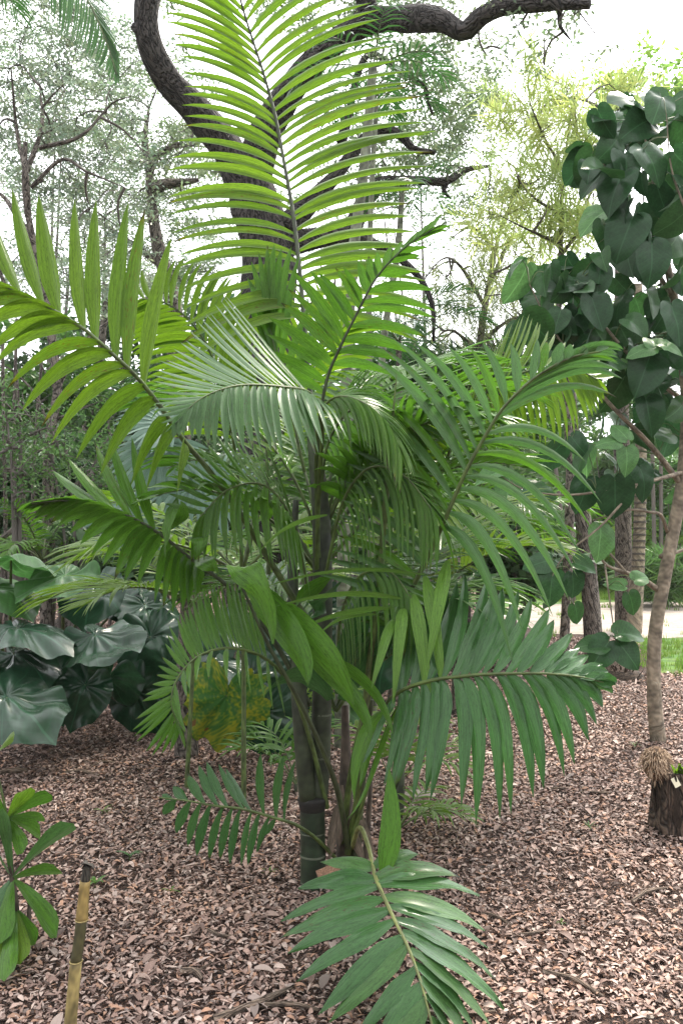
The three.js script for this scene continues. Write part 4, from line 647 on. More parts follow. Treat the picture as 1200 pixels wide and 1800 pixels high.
  // F13: comb-like leaf arching down at lower left
  frond(palm, { label: 'comb-like leaf arching down at lower left', r: [[575, 1420, 3.85], [545, 1300, 3.78], [510, 1205, 3.7], [470, 1160, 3.6], [430, 1143, 3.52], [390, 1140, 3.45], [352, 1152, 3.4], [325, 1175, 3.36], [306, 1205, 3.33], [302, 1240, 3.31], [315, 1280, 3.3]], rad: 0.012,
    sides: [[[470, 1160, 445, 1040, 0.1], [445, 1147, 415, 1020, 0.1], [420, 1141, 392, 1020, 0.1], [395, 1140, 365, 1025, 0.1], [370, 1145, 342, 1048, 0.08], [350, 1153, 318, 1075, 0.06], [335, 1165, 300, 1098, 0.05], [322, 1180, 285, 1150, 0], [312, 1195, 272, 1195, 0], [305, 1212, 250, 1230, -0.02], [302, 1228, 232, 1280, -0.03], [302, 1245, 240, 1305, -0.03], [306, 1260, 268, 1330, 0], [312, 1275, 300, 1320, 0]],
      [[480, 1170, 500, 1260, -0.15], [440, 1145, 450, 1225, -0.2], [390, 1140, 385, 1190, -0.25], [350, 1153, 340, 1200, -0.2], [325, 1175, 330, 1220, -0.15], [308, 1200, 318, 1270, -0.1], [303, 1235, 330, 1305, -0.05], [312, 1275, 325, 1318, 0]]],
    n: [40, 14], w: 0.026, m: M.mid, arch: [0.03, 0.05], fwd: 0.06, fold: 0.25, jit: 0.03 });
  // leaves that fill the middle of the crown
  frond(palm, { r: [[572, 1010, 3.82], [608, 870, 3.66], [655, 820, 3.52], [712, 838, 3.42], [758, 895, 3.34]], rad: 0.009, sides: [
    [[590, 930, 700, 800, 0.2], [620, 850, 770, 770, 0.2], [665, 820, 810, 835, 0.1], [712, 838, 830, 930, 0.05], [755, 890, 800, 1005, 0]], [[590, 930, 610, 1040, -0.1], [620, 850, 655, 1010, -0.15], [665, 820, 700, 990, -0.15], [712, 838, 738, 1005, -0.1], [755, 890, 765, 1015, -0.05]]], n: [22, 22], w: 0.032, m: M.mid, arch: 0.14, fold: 0.4, twist: [0.2, 0.2] });
  frond(palm, { r: [[592, 1200, 3.82], [600, 1080, 3.7], [635, 1010, 3.58], [685, 1005, 3.5], [725, 1055, 3.44]], rad: 0.009, sides: [
    [[598, 1110, 690, 960, 0.2], [625, 1025, 740, 960, 0.2], [670, 1003, 780, 1020, 0.1], [715, 1040, 780, 1100, 0]], [[598, 1110, 600, 1220, -0.1], [625, 1025, 640, 1160, -0.1], [670, 1003, 690, 1150, -0.1], [715, 1040, 720, 1160, -0.05]]], n: [18, 18], w: 0.034, m: M.mid, arch: 0.14, fold: 0.4, twist: [0.2, 0.2] });
  frond(palm, { r: [[545, 1050, 3.84], [512, 910, 3.76], [462, 852, 3.68], [402, 860, 3.6], [352, 908, 3.54]], rad: 0.009, sides: [
    [[520, 940, 470, 780, 0.1], [480, 870, 425, 755, 0.1], [435, 852, 370, 765, 0.1], [395, 865, 310, 815, 0.05], [357, 900, 290, 885, 0]], [[520, 940, 545, 1050, -0.1], [480, 870, 500, 1000, -0.1], [435, 852, 440, 985, -0.1], [395, 865, 385, 985, -0.08], [357, 900, 335, 990, 0]]], n: [20, 20], w: 0.032, m: M.mid, arch: 0.1, fold: 0.4, twist: [0.2, 0.2] });
  frond(palm, { r: [[560, 880, 3.9], [580, 770, 3.85], [625, 715, 3.78], [685, 720, 3.7], [740, 770, 3.62]], rad: 0.009, sides: [
    [[575, 790, 640, 650, 0.1], [610, 725, 700, 640, 0.1], [660, 712, 770, 690, 0.1], [705, 735, 800, 780, 0.05], [738, 768, 790, 850, 0]], [[575, 790, 600, 900, -0.1], [610, 725, 645, 870, -0.1], [660, 712, 700, 860, -0.1], [705, 735, 740, 870, -0.05], [738, 768, 750, 870, 0]]], n: [22, 22], w: 0.034, m: M.mid, arch: 0.12, fold: 0.4, twist: [0.2, 0.2] });
  // F14: undivided broad leaf in the middle
  const bf = sub('frond', palm); bf.userData.label = 'undivided broad two-lobed leaf in the middle';
  put('rachis', tube([P(612, 1490, 3.85), P(590, 1380, 3.72), P(530, 1240, 3.55), P(470, 1130, 3.45), P(425, 1030, 3.4)], [0.014, 0.012, 0.009, 0.005], 8, 24), M.rachisDark, bf);
  for (const [p, w, wd, mm, o] of [
    [[[402, 996, 3.45], [440, 985, 3.3], [475, 1050, 3.25], [480, 1132, 3.22]], 0.13, V(0.8, -0.1, 0.5), 1, { curl: 0.5 }],
    [[[430, 1020, 3.42], [480, 1075, 3.28], [540, 1140, 3.22], [541, 1205, 3.2]], 0.13, V(0.8, 0.4, 0.3), 0, {}],
    [[[455, 1055, 3.42], [520, 1090, 3.28], [590, 1150, 3.22], [622, 1238, 3.2]], 0.13, V(0.55, 0.75, 0.3), 1, {}],
    [[[520, 1130, 3.5], [575, 1180, 3.38], [640, 1220, 3.3], [652, 1300, 3.26]], 0.09, V(0.5, 0.8, 0.2), 0, {}],
    [[[560, 1150, 3.55], [640, 1180, 3.4], [675, 1230, 3.3], [690, 1290, 3.28]], 0.05, V(0.4, 0.8, 0.2), 1, {}],
    [[[500, 1140, 3.75], [540, 1090, 3.72], [580, 1045, 3.7], [612, 1010, 3.72]], 0.13, V(0.6, 0.7, 0.1), 2, {}],
    [[[600, 1230, 3.72], [640, 1150, 3.66], [690, 1090, 3.62], [745, 1050, 3.6]], 0.13, V(0.6, 0.7, 0.2), 2, {}],
    [[[595, 1220, 3.75], [610, 1140, 3.7], [640, 1070, 3.68], [660, 1020, 3.68]], 0.12, V(0.9, 0.3, 0.2), 2, {}],
    [[[580, 1230, 3.7], [555, 1170, 3.64], [510, 1170, 3.6], [470, 1215, 3.56]], 0.1, V(0.3, 0.8, 0.3), 2, {}],
    [[[490, 1110, 3.8], [520, 1060, 3.8], [550, 1030, 3.8], [585, 1015, 3.82]], 0.12, V(0.6, 0.7, 0.1), 0, {}]])
    put('leaflet', leaflet(...p.map(a => P(...a)), w, wd, { fold: 0.18, pw: 3, wob: 0.12, seg: 12, ...o }), mm === 2 ? M.dark[0] : M.mid[mm], bf);
  // F18: leaf hanging in front of the middle, right of the cane
  const hf = sub('frond', palm);
  put('rachis', tube([P(612, 1500, 3.88), P(640, 1400, 3.75), P(680, 1280, 3.6), P(700, 1240, 3.52)], [0.012, 0.01, 0.006], 8, 16), M.rachis, hf);
  for (const [p, w] of [[[[700, 1240, 3.52], [640, 1240, 3.42], [615, 1340, 3.38], [622, 1410, 3.36]], 0.07], [[[690, 1245, 3.55], [650, 1260, 3.48], [640, 1350, 3.44], [632, 1385, 3.42]], 0.06], [[[700, 1240, 3.5], [660, 1320, 3.45], [650, 1400, 3.42], [610, 1440, 3.4]], 0.028]])
    put('leaflet', leaflet(...p.map(a => P(...a)), w, V(0.8, 0.2, 0.5), { fold: 0.2, wob: 0.15 }), M.mid[1], hf);
  // inner leaves of the crown, seen only in glimpses between the outer ones
  for (const [az, el, len, bend, L, n] of [[1.5, 1.25, 1.35, 2.1, 0.5, 30], [1.05, 1.3, 1.5, 1.9, 0.5, 32], [1.9, 1.2, 1.1, 2.1, 0.46, 26], [-1.4, 1.25, 1.2, 2.0, 0.46, 28], [-0.5, 1.2, 1.4, 1.8, 0.46, 28], [0.4, 1.25, 1.5, 1.7, 0.46, 28]])
    freeFrond(palm, P(562, 960, 3.93), az, el, len, { bend, L, n, w: 0.028, m: M.mid[Math.floor(rnd() * 3)], droop: 0.38, t0: 0.3, rad: 0.009, seg: 6 });
  for (const [az, el, len, bend, L, n] of [[1.45, 1.1, 1.0, 2.0, 0.44, 22], [1.0, 1.2, 1.2, 1.9, 0.46, 24], [2.1, 1.1, 0.9, 2.0, 0.4, 20], [-1.2, 1.1, 1.0, 2.0, 0.42, 22]])
    freeFrond(palm, P(612, 1220, 3.9), az, el, len, { bend, L, n, w: 0.03, m: M.mid[Math.floor(rnd() * 3)], droop: 0.4, t0: 0.3, rad: 0.009, seg: 6 });
  // prop roots and leaf-scar fibres at the feet of the canes
  for (let k = 0; k < 22; k++) { const b0 = k < 14 ? P(550, 1570, 3.86) : P(608, 1528, 3.95), a = k * 2.4, r = k < 14 ? 0.052 : 0.036; put('root', tube([V(b0.x + Math.cos(a) * r, b0.y + rr(0.01, 0.06), b0.z + Math.sin(a) * r), V(b0.x + Math.cos(a) * (r + 0.02), b0.y * 0.5, b0.z + Math.sin(a) * (r + 0.02)), V(b0.x + Math.cos(a) * (r + 0.035), -0.01, b0.z + Math.sin(a) * (r + 0.035))], [0.006, 0.006, 0.005], 5, 5), M.caneBrown, palm); }
  for (const [x, y, l, tx] of [[590, 1490, 120, 578], [612, 1500, 100, 640], [600, 1470, 150, 596], [622, 1480, 110, 655]]) { const p0 = P(x, y - l * 0.6, 3.9), p3 = P(tx, y + 20, 3.84); put('dry_sheath', leaflet(p0, p0.clone().lerp(p3, 0.35).add(V(0, 0, 0.04)), p0.clone().lerp(p3, 0.7).add(V(0, 0, 0.05)), p3, 0.05, V(1, 0, 0.2), { fold: 0.5, wob: 0.3, pw: 3 }), M.drySheath, palm); }
  const cr = P(560, 1010, 3.95), lo = P(590, 1250, 3.92);
  for (const [az, el, len, bend, L, n] of [[1.2, 1.15, 1.25, 1.9, 0.42, 22], [2.2, 1.2, 1.2, 1.9, 0.42, 22], [0.7, 1.0, 1.4, 1.6, 0.45, 24], [1.75, 0.9, 1.15, 1.5, 0.42, 20], [-1.0, 1.0, 1.2, 1.7, 0.4, 20], [0.0, 1.0, 1.3, 1.4, 0.45, 22], [-2.0, 0.9, 0.9, 1.6, 0.34, 18]])
    freeFrond(palm, cr, az, el, len, { bend, L, n, w: 0.04, m: M.mid[Math.floor(rnd() * 3)], droop: 0.3, t0: 0.3, rad: 0.01 });
  for (const [az, el, len, bend, L, n] of [[1.3, 1.0, 1.1, 1.5, 0.4, 18], [0.6, 1.0, 1.2, 1.4, 0.42, 18], [-0.7, 1.05, 1.1, 1.5, 0.4, 18], [2.0, 0.9, 0.9, 1.6, 0.36, 16]])
    freeFrond(palm, lo, az, el, len, { bend, L, n, w: 0.045, m: M.dark[Math.floor(rnd() * 3)], droop: 0.3, t0: 0.35, rad: 0.01 });
}

// ---------------------------------------------------------------- palms that stand directly behind the clump
{
  const t = thing('yellow_palm', 'bright yellow-green palm leaf showing beneath the long right leaf', 'palm', V(P(700, 900, 4.9).x, 0, -4.9));
  const b = V(P(700, 900, 4.9).x, 0, -4.9);
  put('cane', tube([V(b.x, -0.03, b.z), P(705, 1250, 4.9), P(715, 1100, 4.85)], [0.03, 0.026, 0.02], 9, 12, 0.04), M.caneUp, t);
  frond(t, { label: 'comb-like yellow-green leaf', r: [P(715, 1100, 4.85), P(750, 920, 4.7), [800, 770, 4.5], [850, 695, 4.35], [905, 660, 4.2], [965, 645, 4.1], [1015, 650, 4.0], [1050, 668, 3.95]], rad: 0.012, sides: [
    [[770, 850, 690, 790, 0], [790, 790, 712, 745, 0], [810, 750, 765, 745, -0.1], [835, 715, 835, 770, -0.15], [860, 690, 885, 785, -0.2], [890, 668, 920, 790, -0.2], [920, 655, 955, 785, -0.2], [950, 648, 992, 778, -0.2], [980, 645, 1027, 750, -0.15], [1010, 650, 1050, 725, -0.1], [1045, 666, 1068, 692, 0]],
    [[790, 790, 830, 660, 0.1], [830, 720, 880, 590, 0.15], [870, 682, 922, 550, 0.2], [910, 658, 950, 572, 0.2], [950, 648, 990, 600, 0.2], [990, 646, 1045, 622, 0.15], [1040, 663, 1080, 660, 0.05]]],
    n: [40, 26], w: 0.036, m: M.young, arch: 0.02, fold: 0.3, jit: 0.015, twist: 0.1, merge: true });
  for (const [az, el, len] of [[-0.4, 1.2, 1.6], [0.9, 1.0, 1.4], [2.0, 0.9, 1.0]]) freeFrond(t, P(715, 1100, 4.85), az, el, len, { bend: 1.4, L: 0.45, n: 24, w: 0.036, m: M.young[1], droop: 0.3, rad: 0.01 });
}
{
  const t = thing('yellow_palm', 'yellow-green palm half hidden left of the middle behind the grey-green leaf', 'palm', V(P(430, 900, 5).x, 0, -5));
  const b = V(P(430, 900, 5).x, 0, -5), top = P(425, 1010, 4.95);
  put('cane', tube([V(b.x, -0.03, b.z), P(428, 1150, 5), top], [0.016, 0.014, 0.012], 9, 12, 0.04), M.rachis, t);
  frond(t, { r: [top, P(420, 860, 4.85), [400, 720, 4.7], [370, 620, 4.6], [330, 560, 4.5], [285, 530, 4.4], [245, 525, 4.3]], rad: 0.011, sides: [
    [[410, 770, 300, 770, 0], [395, 700, 255, 700, -0.1], [375, 630, 240, 640, -0.1], [345, 580, 225, 610, -0.1], [300, 535, 215, 580, -0.1], [255, 525, 215, 540, 0]], [[410, 770, 470, 620, 0], [395, 700, 450, 545, 0], [375, 630, 420, 500, 0.1], [345, 580, 390, 470, 0.1], [300, 535, 320, 450, 0.1], [255, 525, 230, 480, 0]]], n: [26, 24], w: 0.04, m: M.young, arch: 0.06, merge: true });
  frond(t, { r: [top, P(470, 850, 4.9), [520, 700, 4.8], [560, 620, 4.7], [610, 570, 4.6]], rad: 0.01, sides: [[[480, 800, 400, 700, 0], [520, 700, 440, 560, 0], [560, 620, 520, 500, 0], [600, 580, 600, 490, 0]], [[480, 800, 580, 760, 0], [520, 700, 640, 660, 0], [560, 620, 680, 600, 0], [600, 580, 670, 560, 0]]], n: [18, 18], w: 0.04, m: M.young, arch: 0.06, merge: true });
  for (const [az, el, len] of [[-1.2, 0.7, 1.3], [-2.2, 0.5, 1.0], [0.4, 1.2, 1.5], [1.2, 0.8, 1.0]]) freeFrond(t, top, az, el, len, { bend: 1.3, L: 0.45, n: 22, w: 0.04, m: M.young[2], droop: 0.35, rad: 0.01 });
}
{
  const t = thing('yellow_palm', 'low yellow-green palm fans behind the lower left leaf', 'palm', V(P(330, 900, 5.4).x, 0, -5.4)), b = V(P(330, 900, 5.4).x, 0, -5.4), c = P(345, 1060, 5.4);
  put('cane', tube([V(b.x, -0.03, b.z), c], [0.015, 0.012], 9, 8, 0.04), M.rachis, t);
  for (const [az, el, len] of [[-1.0, 0.6, 1.1], [-1.7, 0.35, 1.0], [-0.3, 0.9, 1.2], [0.8, 0.7, 1.1], [-2.4, 0.4, 0.8], [1.6, 0.5, 1.0]]) freeFrond(t, c, az, el, len, { bend: 1.2, L: 0.4, n: 24, w: 0.032, m: M.young[0], droop: 0.25, rad: 0.01 });
}
// blue-grey fan palm at left
function fanLeaf(parent, hub, axis, nrm, R, nseg, spreadA, W, m, o = {}) {
  const gs = [], n = nrm.clone().normalize(), a0 = axis.clone().normalize();
  for (let i = 0; i < nseg; i++) {
    const a = (i / (nseg - 1) - 0.5) * spreadA, d = a0.clone().applyAxisAngle(n, a), l = R * (1 - 0.25 * Math.pow(Math.abs(a) / spreadA * 2, 2)) * rr(0.94, 1.04);
    const tip = hub.clone().addScaledVector(d, l); tip.y -= l * (o.droop ?? 0.3); const p2 = hub.clone().addScaledVector(d, l * 0.72).addScaledVector(n, l * 0.03); p2.y -= l * 0.05;
    const w = V(0, 0, 0).crossVectors(n, d).applyAxisAngle(d, (i % 2 ? 1 : -1) * 0.4);
    const g = leaflet(hub, hub.clone().addScaledVector(d, l * 0.35), p2, tip, W, w, { fold: 0.2, seg: 7, across: 2, pw: 3, blunt: o.blunt, wob: 0 });
    if (o.single) put('segment', g, Array.isArray(m) ? m[i % m.length] : m, parent); else gs.push(g);
  }
  if (gs.length) put(o.name || 'leaf', mergeGeometries(gs), m, parent);
}
{
  const m = leafMat('blue_fan', [0.17, 0.27, 0.24], { ...SB, through: 0.3, coat: 0.7, cr: 0.42 }), D = 6.2, b = P(330, 900, D), t = thing('fan_palm', 'blue-grey fan palm showing behind the left palm leaf', 'palm', V(b.x, 0, b.z));
  put('trunk', tube([V(b.x, -0.05, b.z), V(b.x, 0.5, b.z), P(335, 1000, D)], [0.09, 0.08, 0.06], 10, 10, 0.1), M.barkGrey, t);
  for (const [hx, hy, ax, ay, az, nx, ny, nz, R] of [[285, 778, -0.1, -1, 0.3, 0, 0.35, 1, 0.44], [300, 745, -0.9, 0.3, 0.2, 0.2, 0.8, 0.7, 0.4], [380, 860, 0.8, 0.5, 0, -0.2, 0.5, 0.8, 0.45], [345, 830, -0.4, -0.6, 0.4, 0, 0.5, 1, 0.4], [250, 900, -0.8, -0.3, 0.3, 0.1, 0.6, 0.8, 0.4]]) {
    const h = P(hx, hy, D - 0.2); put('petiole', tube([P(335, 1000, D), P((hx + 335) / 2 + 6, (hy + 1000) / 2, D - 0.1), h], [0.012, 0.009, 0.006], 6, 10), M.rachis, t);
    fanLeaf(t, h, V(ax, ay, az), V(nx, ny, nz), R, 26, 3.6, 0.05, m, { droop: 0.25 });
  }
}
// ---------------------------------------------------------------- elephant ears
function earPlant(t, root, leaves) {
  for (const [ax, ay, D, tx, ty, td, n, L, o = {}, mi = 0] of leaves) {
    const at = P(ax, ay, D), tip = P(tx, ty, D + td), dir = tip.clone().sub(at), LL = (L || dir.length()) * 1.08;
    const r = root.clone().add(V(gauss() * 0.08, 0, gauss() * 0.08)), mid = r.clone().lerp(at, 0.55).add(V(0, 0.12, 0));
    const p = put('petiole', tube([r, mid, at], [0.022, 0.016, 0.009], 7, 14), M.rachis, t);
    const m = mi === 'new' ? M.earLight : mi === 'sick' ? M.earSick : M.ear[mi];
    put('leaf', blade(at, dir, V(n[0], n[1] > 0.45 ? n[1] * 1.4 + 0.15 : n[1], n[1] > 0.45 ? n[2] * 0.62 : n[2]), LL, { droop: rr(0.3, 0.6), arc: rr(0.2, 0.6), foldUp: rr(-0.1, 0.15), pleat: 0.03, veins: 11, wave: 0.12, lump: 0.13, ragged: 0.012, rings: 9, sec: 72, ...o }), m, t);
  }
}
{
  const r1 = G(95, 1262), r2 = G(330, 1262), r3 = G(10, 1255);
  const t1 = thing('elephant_ear_plant', 'elephant ear plant with a big cupped leaf held out beside the lower left palm leaf', 'plant', r1, 'elephant ear plants');
  const d = 6.6;
  earPlant(t1, r1, [
    [168, 1118, d - 0.35, 245, 1148, -0.28, [-0.1, 0.75, 0.8], 0.46, { droop: 0.15, wave: 0.16 }, 0],
    [115, 1012, d, 45, 1030, -0.3, [0.1, 0.9, 0.6], 0.42, { foldUp: 0.25, wave: 0.16 }, 'new'],
    [165, 1030, d + 0.3, 150, 1062, -0.3, [0, 0.9, 0.6], 0.4, {}, 0],
    [195, 1185, d - 0.1, 170, 1232, 0.1, [0.2, 0.3, 1], 0.4, {}, 1],
    [150, 1205, d - 0.35, 125, 1258, -0.12, [0.2, 0.5, 0.9], 0.3, { wave: 0.16 }, 0],
    [265, 1120, d + 0.2, 285, 1190, -0.15, [0, 0.5, 0.9], 0.42, {}, 0],
    [255, 1062, d + 0.5, 300, 1100, -0.2, [0.1, 0.8, 0.6], 0.42, {}, 1],
    [215, 1060, d + 0.6, 250, 1030, 0.1, [0, 0.7, 0.7], 0.4, {}, 0],
    [240, 1215, d + 0.1, 262, 1262, -0.05, [0, 0.3, 1], 0.36, {}, 0]]);
  const t3 = thing('elephant_ear_plant', 'elephant ear plant at the left edge with a huge leaf resting on the mulch', 'plant', r3, 'elephant ear plants');
  earPlant(t3, r3, [
    [30, 1105, d - 0.4, 108, 1100, -0.2, [0.15, 0.85, 0.55], 0.46, { wave: 0.16 }, 0],
    [20, 985, d, 75, 968, -0.1, [0.1, 0.7, -0.6], 0.4, {}, 'new'],
    [-10, 1030, d, 50, 1048, -0.2, [0.2, 0.8, 0.6], 0.42, {}, 'new'],
    [25, 1150, d - 0.35, 80, 1160, -0.25, [0.15, 0.85, 0.5], 0.4, { wave: 0.16 }, 0],
    [12, 1228, d - 0.9, 88, 1268, -0.3, [0.1, 0.75, 0.7], 0.5, { droop: 0.3 }, 0],
    [60, 1190, d - 0.1, 85, 1235, -0.1, [0.1, 0.4, 0.9], 0.36, {}, 1],
    [-20, 1175, d - 0.3, 30, 1200, -0.2, [0.2, 0.7, 0.7], 0.4, {}, 1]]);
  const t2 = thing('elephant_ear_plant', 'elephant ear plant with a ragged yellowing leaf behind the comb-like leaf', 'plant', r2, 'elephant ear plants');
  earPlant(t2, r2, [
    [378, 1165, d - 0.45, 388, 1195, -0.38, [0.05, 0.95, 0.35], 0.32, { asp: 1.25, wave: 0.14 }, 0],
    [398, 1222, d - 0.85, 380, 1312, 0.05, [0.1, 0.4, 1], 0.42, { ragged: 0.16, wave: 0.1, droop: 0.15 }, 'sick'],
    [465, 1250, d - 0.6, 475, 1298, 0, [0, 0.4, 0.95], 0.36, { asp: 1.2 }, 0],
    [300, 1170, d + 0.1, 285, 1230, -0.05, [0.1, 0.3, 1], 0.4, {}, 1],
    [440, 1190, d + 0.2, 470, 1240, -0.1, [0, 0.5, 0.9], 0.42, {}, 0],
    [365, 1105, d + 0.4, 350, 1150, -0.2, [0, 0.7, 0.8], 0.42, {}, 1],
    [520, 1160, d + 0.4, 545, 1215, -0.15, [0, 0.6, 0.8], 0.42, {}, 0],
    [590, 1230, d + 0.5, 600, 1290, -0.1, [0, 0.5, 0.9], 0.4, {}, 'new'],
    [445, 1090, d + 0.8, 470, 1130, -0.2, [0, 0.7, 0.7], 0.42, {}, 0]]);
  const r4 = G(640, 1235), t4 = thing('elephant_ear_plant', 'elephant ear plant in the shade behind the palm canes', 'plant', r4, 'elephant ear plants');
  earPlant(t4, r4, [[600, 1100, d + 0.6, 630, 1160, -0.1, [0, 0.6, 0.8], 0.45, {}, 0], [690, 1120, d + 0.7, 660, 1190, -0.1, [0, 0.6, 0.8], 0.45, {}, 1], [640, 1060, d + 0.9, 670, 1110, -0.1, [0, 0.7, 0.7], 0.45, {}, 0], [745, 1100, d + 0.8, 780, 1160, -0.1, [0, 0.6, 0.8], 0.45, {}, 1], [560, 1060, d + 0.9, 530, 1110, -0.1, [0, 0.7, 0.7], 0.42, {}, 0]]);
}
// ---------------------------------------------------------------- broad-leaved sapling at right
{
  const D = 6.6, b = G(1157, 1303), t = thing('broadleaf_sapling', 'pale-barked sapling with large drooping round leaves at the right edge', 'tree', b);
  const q = (x, y, d = 0) => P(x, y, D + d), BR = [];
  const br = (name, pts, r) => { const c = new THREE.CatmullRomCurve3(pts, false, 'centripetal'); put(name, tube(pts, r, name === 'trunk' ? 14 : 8, (pts.length - 1) * 8, 0.05), M.barkPale, t); for (let i = 1; i <= 12; i++) BR.push(c.getPointAt(i / 12)); };
  br('trunk', [V(b.x, -0.04, b.z), q(1150, 1240), q(1150, 1120), q(1168, 1010), q(1185, 920), q(1200, 830), q(1205, 700), q(1190, 560), q(1165, 430), q(1150, 330), q(1130, 230)], [0.062, 0.053, 0.05, 0.049, 0.047, 0.045, 0.04, 0.035, 0.026, 0.016, 0.006]);
  br('branch', [q(1153, 1035), q(1128, 1018, -0.1), q(1095, 1005, -0.2), q(1062, 990, -0.3), q(1040, 945, -0.35)], [0.024, 0.02, 0.015, 0.01, 0.005]);
  br('branch', [q(1100, 1007, -0.2), q(1070, 972, -0.25), q(1045, 945, -0.3)], [0.012, 0.009, 0.005]);
  br('branch', [q(1172, 935), q(1160, 905, -0.15), q(1140, 900, -0.25), q(1105, 896, -0.3), q(1040, 915, -0.3)], [0.016, 0.013, 0.01, 0.008, 0.004]);
  br('branch', [q(1160, 978), q(1190, 970, 0.2), q(1230, 955, 0.3)], [0.02, 0.015, 0.01]);
  br('branch', [q(1195, 850), q(1140, 780, -0.2), q(1080, 720, -0.4), q(1020, 650, -0.4), q(960, 560, -0.3), q(930, 500, -0.3)], [0.024, 0.02, 0.016, 0.012, 0.008, 0.004]);
  br('branch', [q(1195, 700), q(1120, 640, -0.3), q(1050, 560, -0.3), q(990, 490, -0.2)], [0.02, 0.016, 0.01, 0.004]);
  br('branch', [q(1180, 520), q(1130, 440, -0.2), q(1080, 360, -0.3), q(1060, 270, -0.3), q(1080, 200, -0.2)], [0.018, 0.014, 0.01, 0.007, 0.003]);
  br('branch', [q(1200, 660), q(1230, 560, -0.4), q(1220, 420, -0.5), q(1180, 300, -0.5), q(1170, 200, -0.5)], [0.02, 0.016, 0.01, 0.007, 0.003]);
  br('branch', [q(1200, 830), q(1120, 850, -0.5), q(1000, 870, -0.6), q(920, 860, -0.5), q(870, 830, -0.4)], [0.018, 0.014, 0.01, 0.007, 0.003]);
  br('branch', [q(1120, 850, -0.5), q(1060, 920, -0.6), q(985, 985, -0.6), q(960, 1040, -0.6)], [0.012, 0.009, 0.006, 0.003]);
  br('branch', [q(1062, 990, -0.3), q(1070, 1050, -0.4), q(1080, 1120, -0.45)], [0.008, 0.006, 0.004]);
  // leaves: [px, py, size px, direction of tip in degrees (0 right, 90 down), tilt of face, kind]
  const leaf = (px, py, s, ang, d, nx, ny, nz, m) => {
    const at = P(px, py, D + d), a = ang * Math.PI / 180, L = s / FPX * (D + d) * 0.98, n = V(nx, ny, nz).normalize();
    const dir = V(Math.cos(a), -Math.sin(a), 0).addScaledVector(n, -0); dir.addScaledVector(n, -dir.dot(n)).normalize();
    let best = null, bd = 1e9; for (const p of BR) { const dd = p.distanceToSquared(at); if (dd < bd) { bd = dd; best = p; } }
    const g = blade(at, dir, n, L, { keys: OVATE, rings: 5, sec: 26, asp: rr(0.88, 1.08), droop: rr(0.15, 0.5), arc: rr(-0.3, 0.5), foldUp: rr(-0.1, 0.5), veins: 12, pleat: 0.008, wave: 0.05, lump: 0.06, ragged: 0.01, bend: rr(-0.12, 0.12) });
    const lf = put('leaf', g, m, t);
    put('petiole', tube([best, best.clone().lerp(at, 0.6).add(V(0, 0.04, 0)), at], [0.004, 0.0035, 0.003], 5, 6), M.rachis, lf);
  };
  const keyed = [[1063, 265, 0], [1050, 305, 0], [1120, 290, 0], [1092, 355, 0], [1145, 430, 0], [1040, 540, 0], [1125, 630, 0], [1100, 395, 0], [1180, 520, 0]];
  leaf(1095, 305, 78, 120, -0.5, -0.5, 0.45, 0.85, M.round[0]); leaf(1110, 385, 80, 110, -0.5, -0.3, 0.35, 0.9, M.round[0]); leaf(1130, 262, 70, 75, -0.5, 0.2, 0.6, 0.9, M.round[1]); leaf(1145, 430, 76, 95, -0.5, 0.1, 0.3, 1, M.round[0]); leaf(1040, 525, 62, 80, -0.5, 0.1, 0.3, 1, M.round[0]); leaf(1140, 630, 75, 115, -0.6, 0.1, 0.4, 1, M.round[0]);
  leaf(1065, 300, 65, 130, -0.3, -0.4, 0.7, 0.7, M.round[1]); leaf(1040, 270, 62, 110, -0.2, -0.3, -0.3, 0.9, M.round[2]); leaf(1085, 195, 60, 155, -0.2, -0.2, 0.9, 0.5, M.round[2]); leaf(1110, 190, 60, 60, -0.2, 0.1, 0.9, 0.5, M.round[2]); leaf(1180, 540, 72, 80, -0.6, 0.1, 0.3, 1, M.round[0]); leaf(1010, 500, 55, 160, -0.3, 0, 0.6, 0.7, M.round[1]);
  leaf(1080, 845, 72, 85, -0.6, 0.05, -0.1, 1, M.round[0]); leaf(1030, 845, 60, 100, -0.5, 0.2, 0.1, 1, M.round[0]); leaf(1125, 825, 58, 70, -0.5, 0.3, 0.2, 1, M.round[0]); leaf(1100, 790, 46, 90, -0.7, 0, 0.5, 1, M.roundNew); leaf(1100, 770, 42, 250, -0.7, 0.1, 0.5, 0.9, M.roundNew); leaf(1085, 775, 40, 180, -0.7, 0, 0.8, 0.7, M.roundNew); leaf(1150, 610, 44, 275, -0.7, 0, 0.6, 0.9, M.roundNew); leaf(1160, 605, 42, 30, -0.7, 0, 0.8, 0.7, M.roundNew); leaf(1145, 610, 44, 160, -0.7, 0, 0.8, 0.7, M.roundNew);
  leaf(1060, 1135, 52, 190, -0.5, 0, 0.8, 0.7, M.round[2]); leaf(1085, 1115, 55, 350, -0.5, 0, 0.7, 0.8, M.round[2]); leaf(1085, 1130, 58, 50, -0.5, 0, 0.4, 1, M.round[1]); leaf(1068, 1130, 55, 130, -0.5, 0, 0.4, 1, M.round[1]); leaf(1105, 1045, 40, 70, -0.4, 0.2, 0.1, 1, M.round[2]); leaf(1095, 1030, 34, 200, -0.4, 0, 0.6, 0.8, M.roundNew); leaf(1115, 1020, 34, 330, -0.4, 0, 0.6, 0.8, M.roundNew); leaf(1010, 1065, 36, 70, -0.5, 0.3, -0.1, 1, M.round[2]); leaf(1055, 930, 60, 100, -0.4, 0.4, 0.2, 0.9, M.roundNew);
